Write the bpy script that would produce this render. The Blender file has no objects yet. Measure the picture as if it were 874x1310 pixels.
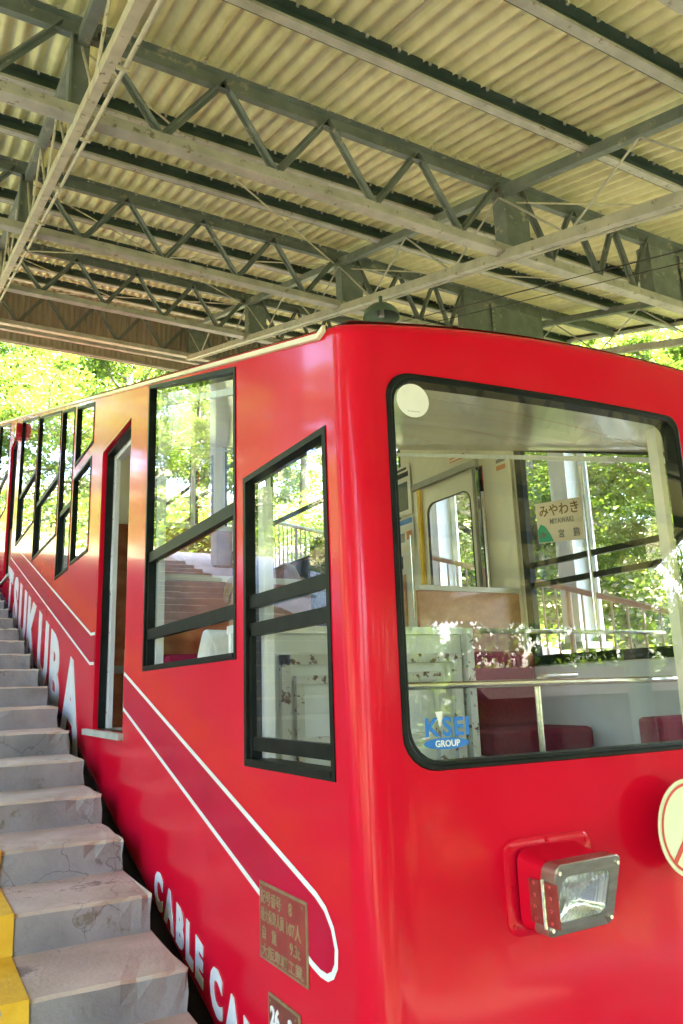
import bpy, bmesh, math, random
import numpy as np
from mathutils import Vector, Matrix
from mathutils.geometry import delaunay_2d_cdt

rad = math.radians
scene = bpy.context.scene
COL = scene.collection

# ------------------------------------------------------------------ camera, sky, sun, exposure
cam_data = bpy.data.cameras.new('camera')
cam = bpy.data.objects.new('camera', cam_data)
COL.objects.link(cam)
scene.camera = cam
YAW, PITCH, ROLL = rad(29.688), rad(12.93), rad(-1.945)
fw = Vector((math.sin(YAW)*math.cos(PITCH), math.cos(YAW)*math.cos(PITCH), math.sin(PITCH)))
r0 = Vector((math.cos(YAW), -math.sin(YAW), 0)); u0 = r0.cross(fw)
rr = math.cos(ROLL)*r0 + math.sin(ROLL)*u0
uu = -math.sin(ROLL)*r0 + math.cos(ROLL)*u0
cam.matrix_world = Matrix(((rr.x, uu.x, -fw.x, 0), (rr.y, uu.y, -fw.y, 0), (rr.z, uu.z, -fw.z, 0), (0, 0, 0, 1)))
cam_data.sensor_fit = 'VERTICAL'; cam_data.sensor_height = 36.0
cam_data.lens = 981.2/1310*36.0
cam_data.clip_start = 0.02; cam_data.clip_end = 600

SUN_EL, SUN_AZ = rad(64), rad(118)          # azimuth measured from +Y towards +X
world = bpy.data.worlds.new('World'); scene.world = world
world.use_nodes = True
wn = world.node_tree.nodes; wl = world.node_tree.links
bg = wn['Background']
sky = wn.new('ShaderNodeTexSky'); sky.sky_type = 'NISHITA'; sky.sun_disc = False
sky.sun_elevation = SUN_EL; sky.sun_rotation = SUN_AZ
sky.air_density = 1.0; sky.dust_density = 2.5; sky.ozone_density = 1.0
wl.new(sky.outputs[0], bg.inputs[0]); bg.inputs[1].default_value = 0.15
sun_data = bpy.data.lights.new('sun', 'SUN'); sun = bpy.data.objects.new('sun', sun_data)
COL.objects.link(sun)
sun_data.energy = 4.0; sun_data.angle = rad(0.55); sun_data.color = (1.0, 0.95, 0.86)
sdir = Vector((math.sin(SUN_AZ)*math.cos(SUN_EL), math.cos(SUN_AZ)*math.cos(SUN_EL), math.sin(SUN_EL)))
sun.rotation_euler = sdir.to_track_quat('Z', 'Y').to_euler()
sun.location = sdir*60
vs = scene.view_settings
vs.view_transform = 'Standard'; vs.look = 'None'; vs.gamma = 1.0; vs.use_curve_mapping = False
vs.exposure = 4.97
vs.use_white_balance = True; vs.white_balance_temperature = 6250; vs.white_balance_tint = 15.5
scene.cycles.use_denoising = True
try: scene.cycles.denoiser = 'OPENIMAGEDENOISE'
except Exception: pass
scene.cycles.max_bounces = 10; scene.cycles.diffuse_bounces = 4; scene.cycles.glossy_bounces = 5
scene.cycles.transparent_max_bounces = 16; scene.cycles.transmission_bounces = 6
scene.cycles.sample_clamp_indirect = 12.0
scene.cycles.caustics_reflective = False; scene.cycles.caustics_refractive = False

T = 0.30                                   # slope of track, stairs and roof

# ------------------------------------------------------------------ materials
MATS = {}
def nmat(name):
    m = bpy.data.materials.new(name); m.use_nodes = True
    MATS[name] = m
    return m, m.node_tree.nodes, m.node_tree.links, m.node_tree.nodes['Principled BSDF']
def pm(name, c1, c2=None, scale=6.0, rough=0.5, metal=0.0, bump=0.0, bscale=None, coat=0.0, spec=0.5, lo=0.35, hi=0.65,
       detail=6.0, stretch=None, rvar=0.0, spots=None, world=False):
    m, n, l, b = nmat(name)
    b.inputs['Roughness'].default_value = rough; b.inputs['Metallic'].default_value = metal
    b.inputs['Coat Weight'].default_value = coat; b.inputs['Coat Roughness'].default_value = 0.06
    b.inputs['Specular IOR Level'].default_value = spec
    tc = n.new('ShaderNodeTexCoord')
    vec = tc.outputs['Object'] if not world else n.new('ShaderNodeNewGeometry').outputs['Position']
    if stretch:
        mp = n.new('ShaderNodeMapping'); mp.inputs['Scale'].default_value = stretch
        l.new(vec, mp.inputs['Vector']); vec = mp.outputs[0]
    nz = n.new('ShaderNodeTexNoise'); nz.inputs['Scale'].default_value = scale; nz.inputs['Detail'].default_value = detail
    l.new(vec, nz.inputs['Vector'])
    cr = n.new('ShaderNodeValToRGB')
    cr.color_ramp.elements[0].position = lo; cr.color_ramp.elements[1].position = hi
    cr.color_ramp.elements[0].color = (*c1, 1); cr.color_ramp.elements[1].color = (*(c2 or c1), 1)
    l.new(nz.outputs['Fac'], cr.inputs['Fac'])
    out = cr.outputs['Color']
    if spots:                              # (colour, scale, threshold) blotches with a shape of their own
        sc, ssc, th = spots
        n2 = n.new('ShaderNodeTexNoise'); n2.inputs['Scale'].default_value = ssc; n2.inputs['Detail'].default_value = 8
        n2.inputs['Roughness'].default_value = 0.65
        l.new(vec, n2.inputs['Vector'])
        r2 = n.new('ShaderNodeValToRGB'); r2.color_ramp.elements[0].position = th; r2.color_ramp.elements[1].position = th+0.05
        l.new(n2.outputs['Fac'], r2.inputs['Fac'])
        mx = n.new('ShaderNodeMix'); mx.data_type = 'RGBA'; mx.inputs[7].default_value = (*sc, 1)
        l.new(out, mx.inputs[6]); l.new(r2.outputs['Color'], mx.inputs[0]); out = mx.outputs[2]
    l.new(out, b.inputs['Base Color'])
    if rvar:
        mr = n.new('ShaderNodeMapRange'); mr.inputs[3].default_value = rough-rvar; mr.inputs[4].default_value = rough+rvar
        l.new(nz.outputs['Fac'], mr.inputs[0]); l.new(mr.outputs[0], b.inputs['Roughness'])
    if bump:
        nb = n.new('ShaderNodeTexNoise'); nb.inputs['Scale'].default_value = bscale or scale*4; nb.inputs['Detail'].default_value = 8
        l.new(vec, nb.inputs['Vector'])
        bp = n.new('ShaderNodeBump'); bp.inputs['Strength'].default_value = bump; bp.inputs['Distance'].default_value = 0.02
        l.new(nb.outputs['Fac'], bp.inputs['Height']); l.new(bp.outputs[0], b.inputs['Normal'])
    return m

M_red = pm('red_paint', (0.60, 0.003, 0.020), (0.64, 0.006, 0.028), 2.2, 0.20, coat=0.32, spec=0.26, rvar=0.06, bump=0.010, bscale=1.6, lo=0.3, hi=0.7)
M_darkred = pm('dark_red_paint', (0.44, 0.003, 0.030), (0.49, 0.004, 0.036), 3.0, 0.22, coat=0.14, spec=0.26)
for m_ in (M_red, M_darkred):
    m_.node_tree.nodes['Principled BSDF'].inputs['IOR'].default_value = 1.33; m_.node_tree.nodes['Principled BSDF'].inputs['Coat IOR'].default_value = 1.33
M_white = pm('white_paint', (0.82, 0.82, 0.80), (0.76, 0.76, 0.74), 9, 0.3, coat=0.3)
M_cream = pm('cream_moulding', (0.72, 0.66, 0.46), (0.80, 0.74, 0.55), 5, 0.35, coat=0.3)
M_black = pm('black_rubber', (0.006, 0.009, 0.008), (0.013, 0.016, 0.015), 14, 0.42, spec=0.14)
M_blackalu = pm('black_anodised', (0.006, 0.0075, 0.006), (0.013, 0.015, 0.012), 18, 0.42, spec=0.12)
M_alu = pm('aluminium', (0.66, 0.69, 0.72), (0.76, 0.78, 0.80), 12, 0.35, metal=0.25, bump=0.02, stretch=(3, 3, 0.4))
M_steel = pm('stainless', (0.72, 0.70, 0.65), (0.84, 0.82, 0.77), 10, 0.24, metal=1.0, stretch=(1, 1, 6))
M_interior = pm('interior_cream', (0.72, 0.69, 0.55), (0.80, 0.77, 0.63), 2.5, 0.32, spec=0.5)
M_greypanel = pm('grey_panel', (0.70, 0.74, 0.72), (0.78, 0.81, 0.79), 4, 0.35)
M_rusty = pm('rusted_white_paint', (0.58, 0.58, 0.50), (0.66, 0.66, 0.60), 6, 0.5, spots=((0.13, 0.05, 0.02), 22.0, 0.56))
M_wood = pm('wood_laminate', (0.33, 0.085, 0.032), (0.50, 0.18, 0.085), 4.0, 0.35, stretch=(2.2, 2.2, 3.2), detail=10, coat=0.2)
M_maroon = pm('maroon_moquette', (0.20, 0.002, 0.03), (0.26, 0.004, 0.042), 40, 0.9, bump=0.1)
M_floor_in = pm('interior_floor', (0.30, 0.27, 0.23), (0.38, 0.35, 0.30), 8, 0.6)
M_yellow = pm('yellow_paint', (0.72, 0.42, 0.012), (0.80, 0.52, 0.03), 12, 0.55, bump=0.15, spots=((0.42, 0.36, 0.25), 16.0, 0.63))
M_steelgreen = pm('green_grey_steel', (0.115, 0.14, 0.13), (0.17, 0.195, 0.18), 5.5, 0.55, bump=0.05, spots=((0.30, 0.28, 0.22), 9.0, 0.60))
M_steeldark = pm('dark_green_and_shaded_steel', (0.038, 0.062, 0.055), (0.062, 0.088, 0.078), 6, 0.5, bump=0.04)  # on purlin webs this dark tone carries the shade inside the channel
M_steelcream = pm('weathered_cream_steel', (0.40, 0.37, 0.28), (0.52, 0.48, 0.37), 8, 0.6, bump=0.06, spots=((0.20, 0.17, 0.12), 13.0, 0.60))
M_steelpale = pm('pale_grey_and_lit_steel', (0.31, 0.31, 0.275), (0.43, 0.42, 0.375), 6, 0.55, bump=0.05, spots=((0.18, 0.16, 0.12), 14.0, 0.61))  # on lower chords and purlin flanges, light from below put into the colour
M_slate = pm('fibre_cement', (0.63, 0.605, 0.33), (0.72, 0.69, 0.40), 7.0, 0.85, bump=0.25, bscale=45, spots=((0.70, 0.66, 0.42), 26.0, 0.64), world=True)
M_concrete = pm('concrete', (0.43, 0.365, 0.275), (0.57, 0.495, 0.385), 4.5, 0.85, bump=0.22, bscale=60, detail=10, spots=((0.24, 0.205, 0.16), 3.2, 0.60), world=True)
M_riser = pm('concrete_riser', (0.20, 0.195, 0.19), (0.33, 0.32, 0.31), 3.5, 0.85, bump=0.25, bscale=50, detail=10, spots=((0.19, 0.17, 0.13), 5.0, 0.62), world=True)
def add_cracks(m, scale, width, amount, col):
    n = m.node_tree.nodes; l = m.node_tree.links; b = n['Principled BSDF']
    src = b.inputs['Base Color'].links[0].from_socket
    class tc: outputs = {'Object': n.new('ShaderNodeNewGeometry').outputs['Position']}
    nz = n.new('ShaderNodeTexNoise'); nz.inputs['Scale'].default_value = 5; nz.inputs['Detail'].default_value = 6
    l.new(tc.outputs['Object'], nz.inputs['Vector'])
    ad = n.new('ShaderNodeMix'); ad.data_type = 'RGBA'; ad.blend_type = 'ADD'; ad.inputs[0].default_value = 0.35
    l.new(tc.outputs['Object'], ad.inputs[6]); l.new(nz.outputs['Color'], ad.inputs[7])
    vo = n.new('ShaderNodeTexVoronoi'); vo.feature = 'DISTANCE_TO_EDGE'; vo.inputs['Scale'].default_value = scale
    l.new(ad.outputs[2], vo.inputs['Vector'])
    r1 = n.new('ShaderNodeMapRange'); r1.inputs[1].default_value = 0.0; r1.inputs[2].default_value = width; r1.inputs[3].default_value = 1; r1.inputs[4].default_value = 0
    l.new(vo.outputs['Distance'], r1.inputs[0])
    n2 = n.new('ShaderNodeTexNoise'); n2.inputs['Scale'].default_value = 1.7; l.new(tc.outputs['Object'], n2.inputs['Vector'])
    r2 = n.new('ShaderNodeMapRange'); r2.inputs[1].default_value = 0.52; r2.inputs[2].default_value = 0.60; r2.inputs[4].default_value = amount
    l.new(n2.outputs['Fac'], r2.inputs[0])
    mu = n.new('ShaderNodeMath'); mu.operation = 'MULTIPLY'; l.new(r1.outputs[0], mu.inputs[0]); l.new(r2.outputs[0], mu.inputs[1])
    mx = n.new('ShaderNodeMix'); mx.data_type = 'RGBA'; mx.inputs[7].default_value = (*col, 1)
    l.new(mu.outputs[0], mx.inputs[0]); l.new(src, mx.inputs[6]); l.new(mx.outputs[2], b.inputs['Base Color'])
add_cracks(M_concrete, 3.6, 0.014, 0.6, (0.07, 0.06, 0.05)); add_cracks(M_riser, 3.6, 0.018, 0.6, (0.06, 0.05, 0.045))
M_platform = pm('platform_concrete', (0.40, 0.38, 0.34), (0.50, 0.48, 0.44), 2.0, 0.9, bump=0.2, bscale=30)
M_ground = pm('forest_floor', (0.10, 0.085, 0.05), (0.20, 0.19, 0.09), 1.2, 0.95, bump=0.5, bscale=8)
M_bark = pm('bark', (0.10, 0.08, 0.06), (0.24, 0.205, 0.165), 5, 0.95, bump=0.6, bscale=24, stretch=(1, 1, 0.25))
M_darkmetal = pm('underframe', (0.012, 0.010, 0.010), (0.03, 0.024, 0.022), 10, 0.6)
M_brass = pm('weathered_brass', (0.30, 0.22, 0.12), (0.40, 0.31, 0.18), 20, 0.45, metal=0.6, bump=0.1)
M_brassletter = pm('raised_brass', (0.33, 0.235, 0.125), (0.42, 0.31, 0.17), 20, 0.4, metal=0.4)
M_platered = pm('plate_red', (0.24, 0.025, 0.022), (0.30, 0.05, 0.038), 26, 0.45)
M_platebrown = pm('plate_brown', (0.16, 0.035, 0.025), (0.2, 0.05, 0.035), 26, 0.45)
M_signcream = pm('sign_cream', (0.74, 0.76, 0.50), (0.78, 0.79, 0.56), 8, 0.4)
M_signred = pm('sign_red', (0.62, 0.04, 0.02), None, 8, 0.4)
M_paper = pm('paper', (0.78, 0.76, 0.70), (0.82, 0.80, 0.74), 10, 0.6)
M_pinkpaper = pm('cream_board', (0.80, 0.70, 0.58), (0.84, 0.75, 0.63), 6, 0.5)
M_green = pm('sign_green', (0.02, 0.42, 0.25), None, 6, 0.5)
M_brown = pm('sign_brown', (0.22, 0.12, 0.012), None, 6, 0.5)
M_ink = pm('ink', (0.03, 0.03, 0.035), None, 6, 0.6)
M_grey = pm('print_grey', (0.22, 0.22, 0.22), None, 6, 0.6)
M_blue = pm('logo_blue', (0.015, 0.16, 0.55), None, 6, 0.4)
M_orange = pm('print_orange', (0.6, 0.22, 0.06), None, 6, 0.6)
M_lampred = pm('lamp_red', (0.55, 0.01, 0.03), None, 6, 0.15, coat=0.8)
M_skin = pm('skin', (0.50, 0.29, 0.20), (0.55, 0.33, 0.23), 20, 0.5)
M_hairdark = pm('dark_hair', (0.012, 0.010, 0.009), (0.03, 0.024, 0.02), 60, 0.4, bump=0.4, stretch=(1, 1, 0.2))
M_hairlight = pm('light_brown_hair', (0.25, 0.13, 0.035), (0.42, 0.24, 0.07), 60, 0.4, bump=0.4, stretch=(1, 1, 0.2))
M_shirtw = pm('white_shirt', (0.72, 0.74, 0.72), (0.80, 0.81, 0.80), 14, 0.8, bump=0.5, bscale=9)
M_shirtb = pm('black_shirt', (0.012, 0.012, 0.014), (0.02, 0.02, 0.022), 14, 0.8, bump=0.3)
M_trouser = pm('trousers', (0.04, 0.045, 0.07), (0.06, 0.065, 0.09), 14, 0.85, bump=0.2)
M_ceiling = pm('ceiling_cream', (0.72, 0.68, 0.50), (0.80, 0.76, 0.58), 2.0, 0.20, coat=0.2, bump=0.06, bscale=3)
M_greendome = pm('green_dome', (0.07, 0.12, 0.10), (0.10, 0.15, 0.12), 9, 0.5)
M_railing = pm('railing_paint', (0.42, 0.37, 0.33), (0.48, 0.42, 0.38), 9, 0.4)
M_column = pm('column_paint', (0.42, 0.46, 0.48), (0.50, 0.54, 0.55), 3, 0.5)

def glass(name, tint, boost, rough=0.0):
    m, n, l, b = nmat(name); n.remove(b)
    o = n['Material Output']
    tr = n.new('ShaderNodeBsdfTransparent'); tr.inputs[0].default_value = (*tint, 1)
    gl = n.new('ShaderNodeBsdfGlossy'); gl.inputs['Roughness'].default_value = rough; gl.inputs[0].default_value = (1, 1, 1, 1)
    ge = n.new('ShaderNodeNewGeometry')            # Schlick reflectance of a thin pane, same from both faces
    dt = n.new('ShaderNodeVectorMath'); dt.operation = 'DOT_PRODUCT'
    l.new(ge.outputs['Normal'], dt.inputs[0]); l.new(ge.outputs['Incoming'], dt.inputs[1])
    def mth(op, a, b_=None, clamp=False):
        k = n.new('ShaderNodeMath'); k.operation = op; k.use_clamp = clamp
        for i, v in enumerate((a, b_)):
            if v is None: continue
            if isinstance(v, (int, float)): k.inputs[i].default_value = v
            else: l.new(v, k.inputs[i])
        return k.outputs[0]
    ab = mth('ABSOLUTE', dt.outputs['Value']); om = mth('SUBTRACT', 1.0, ab, True); p5 = mth('POWER', om, 5.0)
    fr_ = mth('ADD', mth('MULTIPLY', p5, 0.96), 0.04)
    mx = n.new('ShaderNodeMixShader')
    l.new(mth('MULTIPLY', fr_, boost, True), mx.inputs[0])
    l.new(tr.outputs[0], mx.inputs[1]); l.new(gl.outputs[0], mx.inputs[2]); l.new(mx.outputs[0], o.inputs[0])
    return m
M_glass = glass('window_glass', (0.95, 0.97, 0.95), 1.45)
M_lensglass = glass('lamp_glass', (0.92, 0.96, 0.98), 1.5, 0.02)

def leafmat(name, ca, cb, trans):
    m, n, l, b = nmat(name); n.remove(b)
    o = n['Material Output']
    ge = n.new('ShaderNodeNewGeometry'); oi = n.new('ShaderNodeObjectInfo')
    cr = n.new('ShaderNodeValToRGB')
    cr.color_ramp.elements[0].color = (*ca, 1); cr.color_ramp.elements[1].color = (*cb, 1)
    l.new(ge.outputs['Random Per Island'], cr.inputs[0])
    hs = n.new('ShaderNodeHueSaturation'); l.new(cr.outputs[0], hs.inputs['Color'])
    mr = n.new('ShaderNodeMapRange'); mr.inputs[3].default_value = 0.8; mr.inputs[4].default_value = 1.2
    l.new(oi.outputs['Random'], mr.inputs[0]); l.new(mr.outputs[0], hs.inputs['Value'])
    d = n.new('ShaderNodeBsdfDiffuse'); t = n.new('ShaderNodeBsdfTranslucent'); g = n.new('ShaderNodeBsdfGlossy')
    g.inputs['Roughness'].default_value = 0.45
    tm = n.new('ShaderNodeMix'); tm.data_type = 'RGBA'; tm.blend_type = 'MULTIPLY'; tm.inputs[0].default_value = 1.0
    tm.inputs[7].default_value = (1.2, 1.2, 0.7, 1)
    l.new(hs.outputs[0], tm.inputs[6]); l.new(hs.outputs[0], d.inputs[0]); l.new(tm.outputs[2], t.inputs[0])
    m1 = n.new('ShaderNodeMixShader'); m1.inputs[0].default_value = trans
    l.new(d.outputs[0], m1.inputs[1]); l.new(t.outputs[0], m1.inputs[2])
    m2 = n.new('ShaderNodeMixShader'); m2.inputs[0].default_value = 0.05
    l.new(m1.outputs[0], m2.inputs[1]); l.new(g.outputs[0], m2.inputs[2]); l.new(m2.outputs[0], o.inputs[0])
    return m
M_leaf = leafmat('maple_leaf', (0.065, 0.12, 0.014), (0.155, 0.225, 0.03), 0.5)
M_leaf2 = leafmat('deep_leaf', (0.033, 0.08, 0.012), (0.09, 0.155, 0.024), 0.42)

def sheet_tone(m, a, b_):
    n = m.node_tree.nodes; l = m.node_tree.links; bs = n['Principled BSDF']
    src = bs.inputs['Base Color'].links[0].from_socket
    oi = n.new('ShaderNodeObjectInfo'); mr = n.new('ShaderNodeMapRange'); mr.inputs[3].default_value = a; mr.inputs[4].default_value = b_
    hs = n.new('ShaderNodeHueSaturation'); l.new(oi.outputs['Random'], mr.inputs[0]); l.new(mr.outputs[0], hs.inputs['Value'])
    l.new(src, hs.inputs['Color']); l.new(hs.outputs[0], bs.inputs['Base Color'])
sheet_tone(M_slate, 0.90, 1.06)
# ------------------------------------------------------------------ builders
ORG = {}                                    # world origin of every object we parent to
def tag(o, label=None, cat=None, group=None, kind=None):
    if label: o['label'] = label
    if cat: o['category'] = cat
    if group: o['group'] = group
    if kind: o['kind'] = kind
    return o
def thing(name, loc, label, cat, group=None):
    o = bpy.data.objects.new(name, None); COL.objects.link(o)
    o.empty_display_size = 0.2
    o.location = loc; ORG[o.name] = Vector(loc)
    return tag(o, label, cat, group)
def structure(name, loc=(0, 0, 0)):
    o = bpy.data.objects.new(name, None); COL.objects.link(o); o.location = loc; ORG[o.name] = Vector(loc)
    o['kind'] = 'structure'
    return o
def link(name, me, parent=None, mat=None):
    o = bpy.data.objects.new(name, me); COL.objects.link(o)
    if mat and not me.materials: me.materials.append(mat)
    if parent is not None: o.parent = parent
    ORG[o.name] = ORG[parent.name].copy() if parent is not None else Vector((0, 0, 0))
    return o
class MB:
    """collects shapes in world coordinates and links them as one mesh object"""
    def __init__(s): s.v = []; s.f = []; s.mi = []; s.m = 0
    def add(s, vs, fs):
        k = len(s.v); s.v += [tuple(p) for p in vs]
        for f in fs: s.f.append(tuple(i+k for i in f)); s.mi.append(s.m)
        return s
    def box(s, x0, x1, y0, y1, z0, z1, sh=0.0):
        """box; sh = slope dz/dy applied to z"""
        vs = [(x, y, z+sh*(y-y0)) for x in (x0, x1) for y in (y0, y1) for z in (z0, z1)]
        return s.add(vs, [(0, 1, 3, 2), (4, 6, 7, 5), (0, 4, 5, 1), (2, 3, 7, 6), (0, 2, 6, 4), (1, 5, 7, 3)])
    def bar(s, a, b, w, h, up=(0, 0, 1)):
        """rectangular bar from a to b, w across, h along up"""
        a = Vector(a); b = Vector(b); d = (b-a).normalized(); up = Vector(up)
        x = d.cross(up)
        if x.length < 1e-5: x = d.cross(Vector((1, 0, 0)))
        x.normalize(); y = x.cross(d).normalized()
        vs = []
        for p in (a, b):
            for i, j in ((-1, -1), (1, -1), (1, 1), (-1, 1)): vs.append(p+x*(i*w/2)+y*(j*h/2))
        return s.add(vs, [(3, 2, 1, 0), (4, 5, 6, 7), (0, 1, 5, 4), (1, 2, 6, 5), (2, 3, 7, 6), (3, 0, 4, 7)])
    def tube(s, pts, r, n=8, caps=True, r2=None):
        pts = [Vector(p) for p in pts]; rings = []
        nrm = None
        for i, p in enumerate(pts):
            d = (pts[min(i+1, len(pts)-1)]-pts[max(i-1, 0)]).normalized()
            if nrm is None:
                nrm = d.orthogonal().normalized()
            else:
                nrm = (nrm-d*nrm.dot(d)).normalized()
            bn = d.cross(nrm)
            rk = r if r2 is None else r+(r2-r)*i/max(1, len(pts)-1)
            rings.append([p+(nrm*math.cos(2*math.pi*k/n)+bn*math.sin(2*math.pi*k/n))*rk for k in range(n)])
        vs = [q for rg in rings for q in rg]; fs = []
        for i in range(len(rings)-1):
            for k in range(n):
                fs.append((i*n+k, i*n+(k+1) % n, (i+1)*n+(k+1) % n, (i+1)*n+k))
        if caps:
            fs.append(tuple(range(n))[::-1]); fs.append(tuple((len(rings)-1)*n+k for k in range(n)))
        return s.add(vs, fs)
    def prism(s, loop, d):
        """closed planar loop of 3-D points extruded by vector d"""
        n = len(loop); d = Vector(d)
        vs = [Vector(p) for p in loop]+[Vector(p)+d for p in loop]
        return s.add(vs, [tuple(range(n))[::-1], tuple(range(n, 2*n))]+[(i, (i+1) % n, n+(i+1) % n, n+i) for i in range(n)])
    def ring(s, outer, inner, d):
        """frame between two loops of equal length, extruded by d"""
        n = len(outer); d = Vector(d)
        o = [Vector(p) for p in outer]; i_ = [Vector(p) for p in inner]
        vs = o+i_+[p+d for p in o]+[p+d for p in i_]
        fs = []
        for k in range(n):
            k2 = (k+1) % n
            fs += [(k, k2, n+k2, n+k), (2*n+k, 3*n+k, 3*n+k2, 2*n+k2), (k, 2*n+k, 2*n+k2, k2), (n+k, n+k2, 3*n+k2, 3*n+k)]
        return s.add(vs, fs)
    def build(s, name, mat, parent=None, smooth=None, bevel=0.0, mats=None):
        off = ORG[parent.name] if parent is not None else Vector((0, 0, 0))
        me = bpy.data.meshes.new(name)
        me.from_pydata([tuple(Vector(p)-off) for p in s.v], [], s.f)
        for mm in (mats or [mat]): me.materials.append(mm)
        if mats: me.polygons.foreach_set('material_index', s.mi)
        bm = bmesh.new(); bm.from_mesh(me)
        bmesh.ops.recalc_face_normals(bm, faces=bm.faces)
        if bevel:
            es = [e for e in bm.edges if len(e.link_faces) == 2 and e.calc_face_angle(0) > 0.6]
            bmesh.ops.bevel(bm, geom=es, offset=bevel, segments=2, affect='EDGES', profile=0.5)
        bm.to_mesh(me); bm.free()
        if smooth:
            me.shade_smooth()
            try: me.set_sharp_from_angle(angle=rad(smooth))
            except Exception: pass
        return link(name, me, parent)
def rrect(u0, u1, v0, v1, r, n=6):
    """rounded rectangle loop in 2-D; r may be (bl, br, tr, tl)"""
    rs = r if isinstance(r, tuple) else (r,)*4
    out = []
    for (cx, cy, a0, q) in ((u0+rs[0], v0+rs[0], math.pi, rs[0]), (u1-rs[1], v0+rs[1], 1.5*math.pi, rs[1]),
                            (u1-rs[2], v1-rs[2], 0, rs[2]), (u0+rs[3], v1-rs[3], 0.5*math.pi, rs[3])):
        for k in range(n+1):
            a = a0+0.5*math.pi*k/n; out.append((cx+q*math.cos(a), cy+q*math.sin(a)))
    return out
def text_mesh(s, size, bold=0.0, shear=0.0, align='LEFT', sx=1.0, depth=0.0015):
    cu = bpy.data.curves.new('t', 'FONT'); cu.body = s; cu.size = size; cu.offset = bold; cu.extrude = depth
    cu.align_x = align; cu.shear = shear; cu.resolution_u = 3
    o = bpy.data.objects.new('t', cu); COL.objects.link(o)
    dg = bpy.context.evaluated_depsgraph_get()
    me = bpy.data.meshes.new_from_object(o.evaluated_get(dg))
    bpy.data.objects.remove(o); bpy.data.curves.remove(cu)
    if sx != 1.0:
        for v in me.vertices: v.co.x *= sx
    return me
def put_text(name, me, mat, parent, fn):
    """fn maps (x, y, z) of the flat text to world"""
    off = ORG[parent.name] if parent is not None else Vector((0, 0, 0))
    for v in me.vertices: v.co = Vector(fn(v.co.x, v.co.y, v.co.z))-off
    me.materials.clear(); me.materials.append(mat); me.name = name
    bm = bmesh.new(); bm.from_mesh(me); bmesh.ops.recalc_face_normals(bm, faces=bm.faces); bm.to_mesh(me); bm.free()
    return link(name, me, parent)

# ------------------------------------------------------------------ ground
def ground_z(x, y):
    z = -2.25+T*max(-30, min(60, y))
    if x > 9.5: z += min(2.0, (x-9.5)*0.06)
    if x < -5: z += min(5.0, (-5-x)*0.25)
    return z
mb = MB(); NX, NY = 60, 70
xs = np.linspace(-110, 120, NX); ys = np.linspace(-110, 150, NY)
rg = random.Random(3)
mb.add([(x, y, ground_z(x, y)+(rg.uniform(-.12, .12) if not (-5 < x < 10) else 0)) for y in ys for x in xs],
       [(j*NX+i, j*NX+i+1, (j+1)*NX+i+1, (j+1)*NX+i) for j in range(NY-1) for i in range(NX-1)])
tag(mb.build('ground', M_ground, None, smooth=60), kind='structure')
mb = MB(); mb.box(0.98, 3.9, -6, 16, -2.22-6*T, -2.10-6*T, T)
tag(mb.build('track_bed', M_darkmetal), kind='structure')
mb = MB(); mb.box(5.32, 7.3, -6, 16, -1.95-6*T, -1.83-6*T, T)
tag(mb.build('platform_ramp', M_platform), kind='structure')

mb = MB(); mb.box(-5.0, -2.33, -6, 16, -1.95-6*T, -1.80-6*T, T)
tag(mb.build('platform_pavement', M_platform), kind='structure')

# stairs: every step a piece of its own
RUN, RISE, Y0S, Z0S = 0.479, 0.147, 2.891, -0.939
def make_step(seed, x0, x1, chip):
    """a concrete step, nose at (y=0, z=0), with a broken right-hand end"""
    r = random.Random(seed)
    nx = 34
    sec = [(0.0, -0.30), (0.0, -0.15), (0.0, -0.075), (0.0, -0.012), (0.012, 0.0), (0.16, 0.002), (0.32, 0.003), (RUN+0.02, 0.005), (RUN+0.02, -0.30)]
    vs = []
    ph = r.uniform(0, 9)
    for i in range(nx+1):
        t = i/nx
        x = x0+(x1-x0)*(1-(1-t)**1.5)
        for k, (y, z) in enumerate(sec):
            yy, zz, xx = y, z, x
            if 1 <= k <= 6:
                yy += 0.0015*math.sin(x*9+ph+k)+r.uniform(-.0012, .0012)
                zz += 0.0012*math.sin(x*7+ph*2+k*.7)+(r.uniform(-.002, .001) if k in (3, 4) else 0)
                if k in (3, 4) and r.random() < 0.10: yy += 0.012; zz -= 0.007
            if x > x1-chip:
                g = (x-(x1-chip))/chip
                if k in (2, 3, 4, 5): yy += g*r.uniform(0, .011); zz -= g*r.uniform(0, .007)
            if i == nx: xx -= r.uniform(0, .014)
            vs.append((xx, yy, zz))
    m = len(sec); b = MB()
    fs, mi = [], []
    for i in range(nx):
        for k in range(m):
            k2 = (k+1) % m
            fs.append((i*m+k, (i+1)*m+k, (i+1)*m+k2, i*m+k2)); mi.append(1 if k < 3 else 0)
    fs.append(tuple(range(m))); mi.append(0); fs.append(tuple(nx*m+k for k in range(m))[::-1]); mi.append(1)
    b.v = vs; b.f = fs; b.mi = mi
    return b
stairs = structure('stairway', (0, Y0S, Z0S))
protos = []
def step_at(k, x0, x1, parent, seed, shared):
    b = make_step(seed, x0, x1, 0.22)
    ORG['_tmp'] = Vector((0, 0, 0))
    if shared.get(seed) is None:
        me = bpy.data.meshes.new('step'); me.from_pydata(b.v, [], b.f)
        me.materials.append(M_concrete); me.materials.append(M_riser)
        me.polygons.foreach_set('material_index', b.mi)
        bm = bmesh.new(); bm.from_mesh(me); bmesh.ops.recalc_face_normals(bm, faces=bm.faces); bm.to_mesh(me); bm.free()
        shared[seed] = me
    o = link('step', shared[seed], parent)
    o.location = Vector((0, Y0S+k*RUN, Z0S+k*RISE))-ORG[parent.name]
    return o
shL, shR = {}, {}
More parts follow.
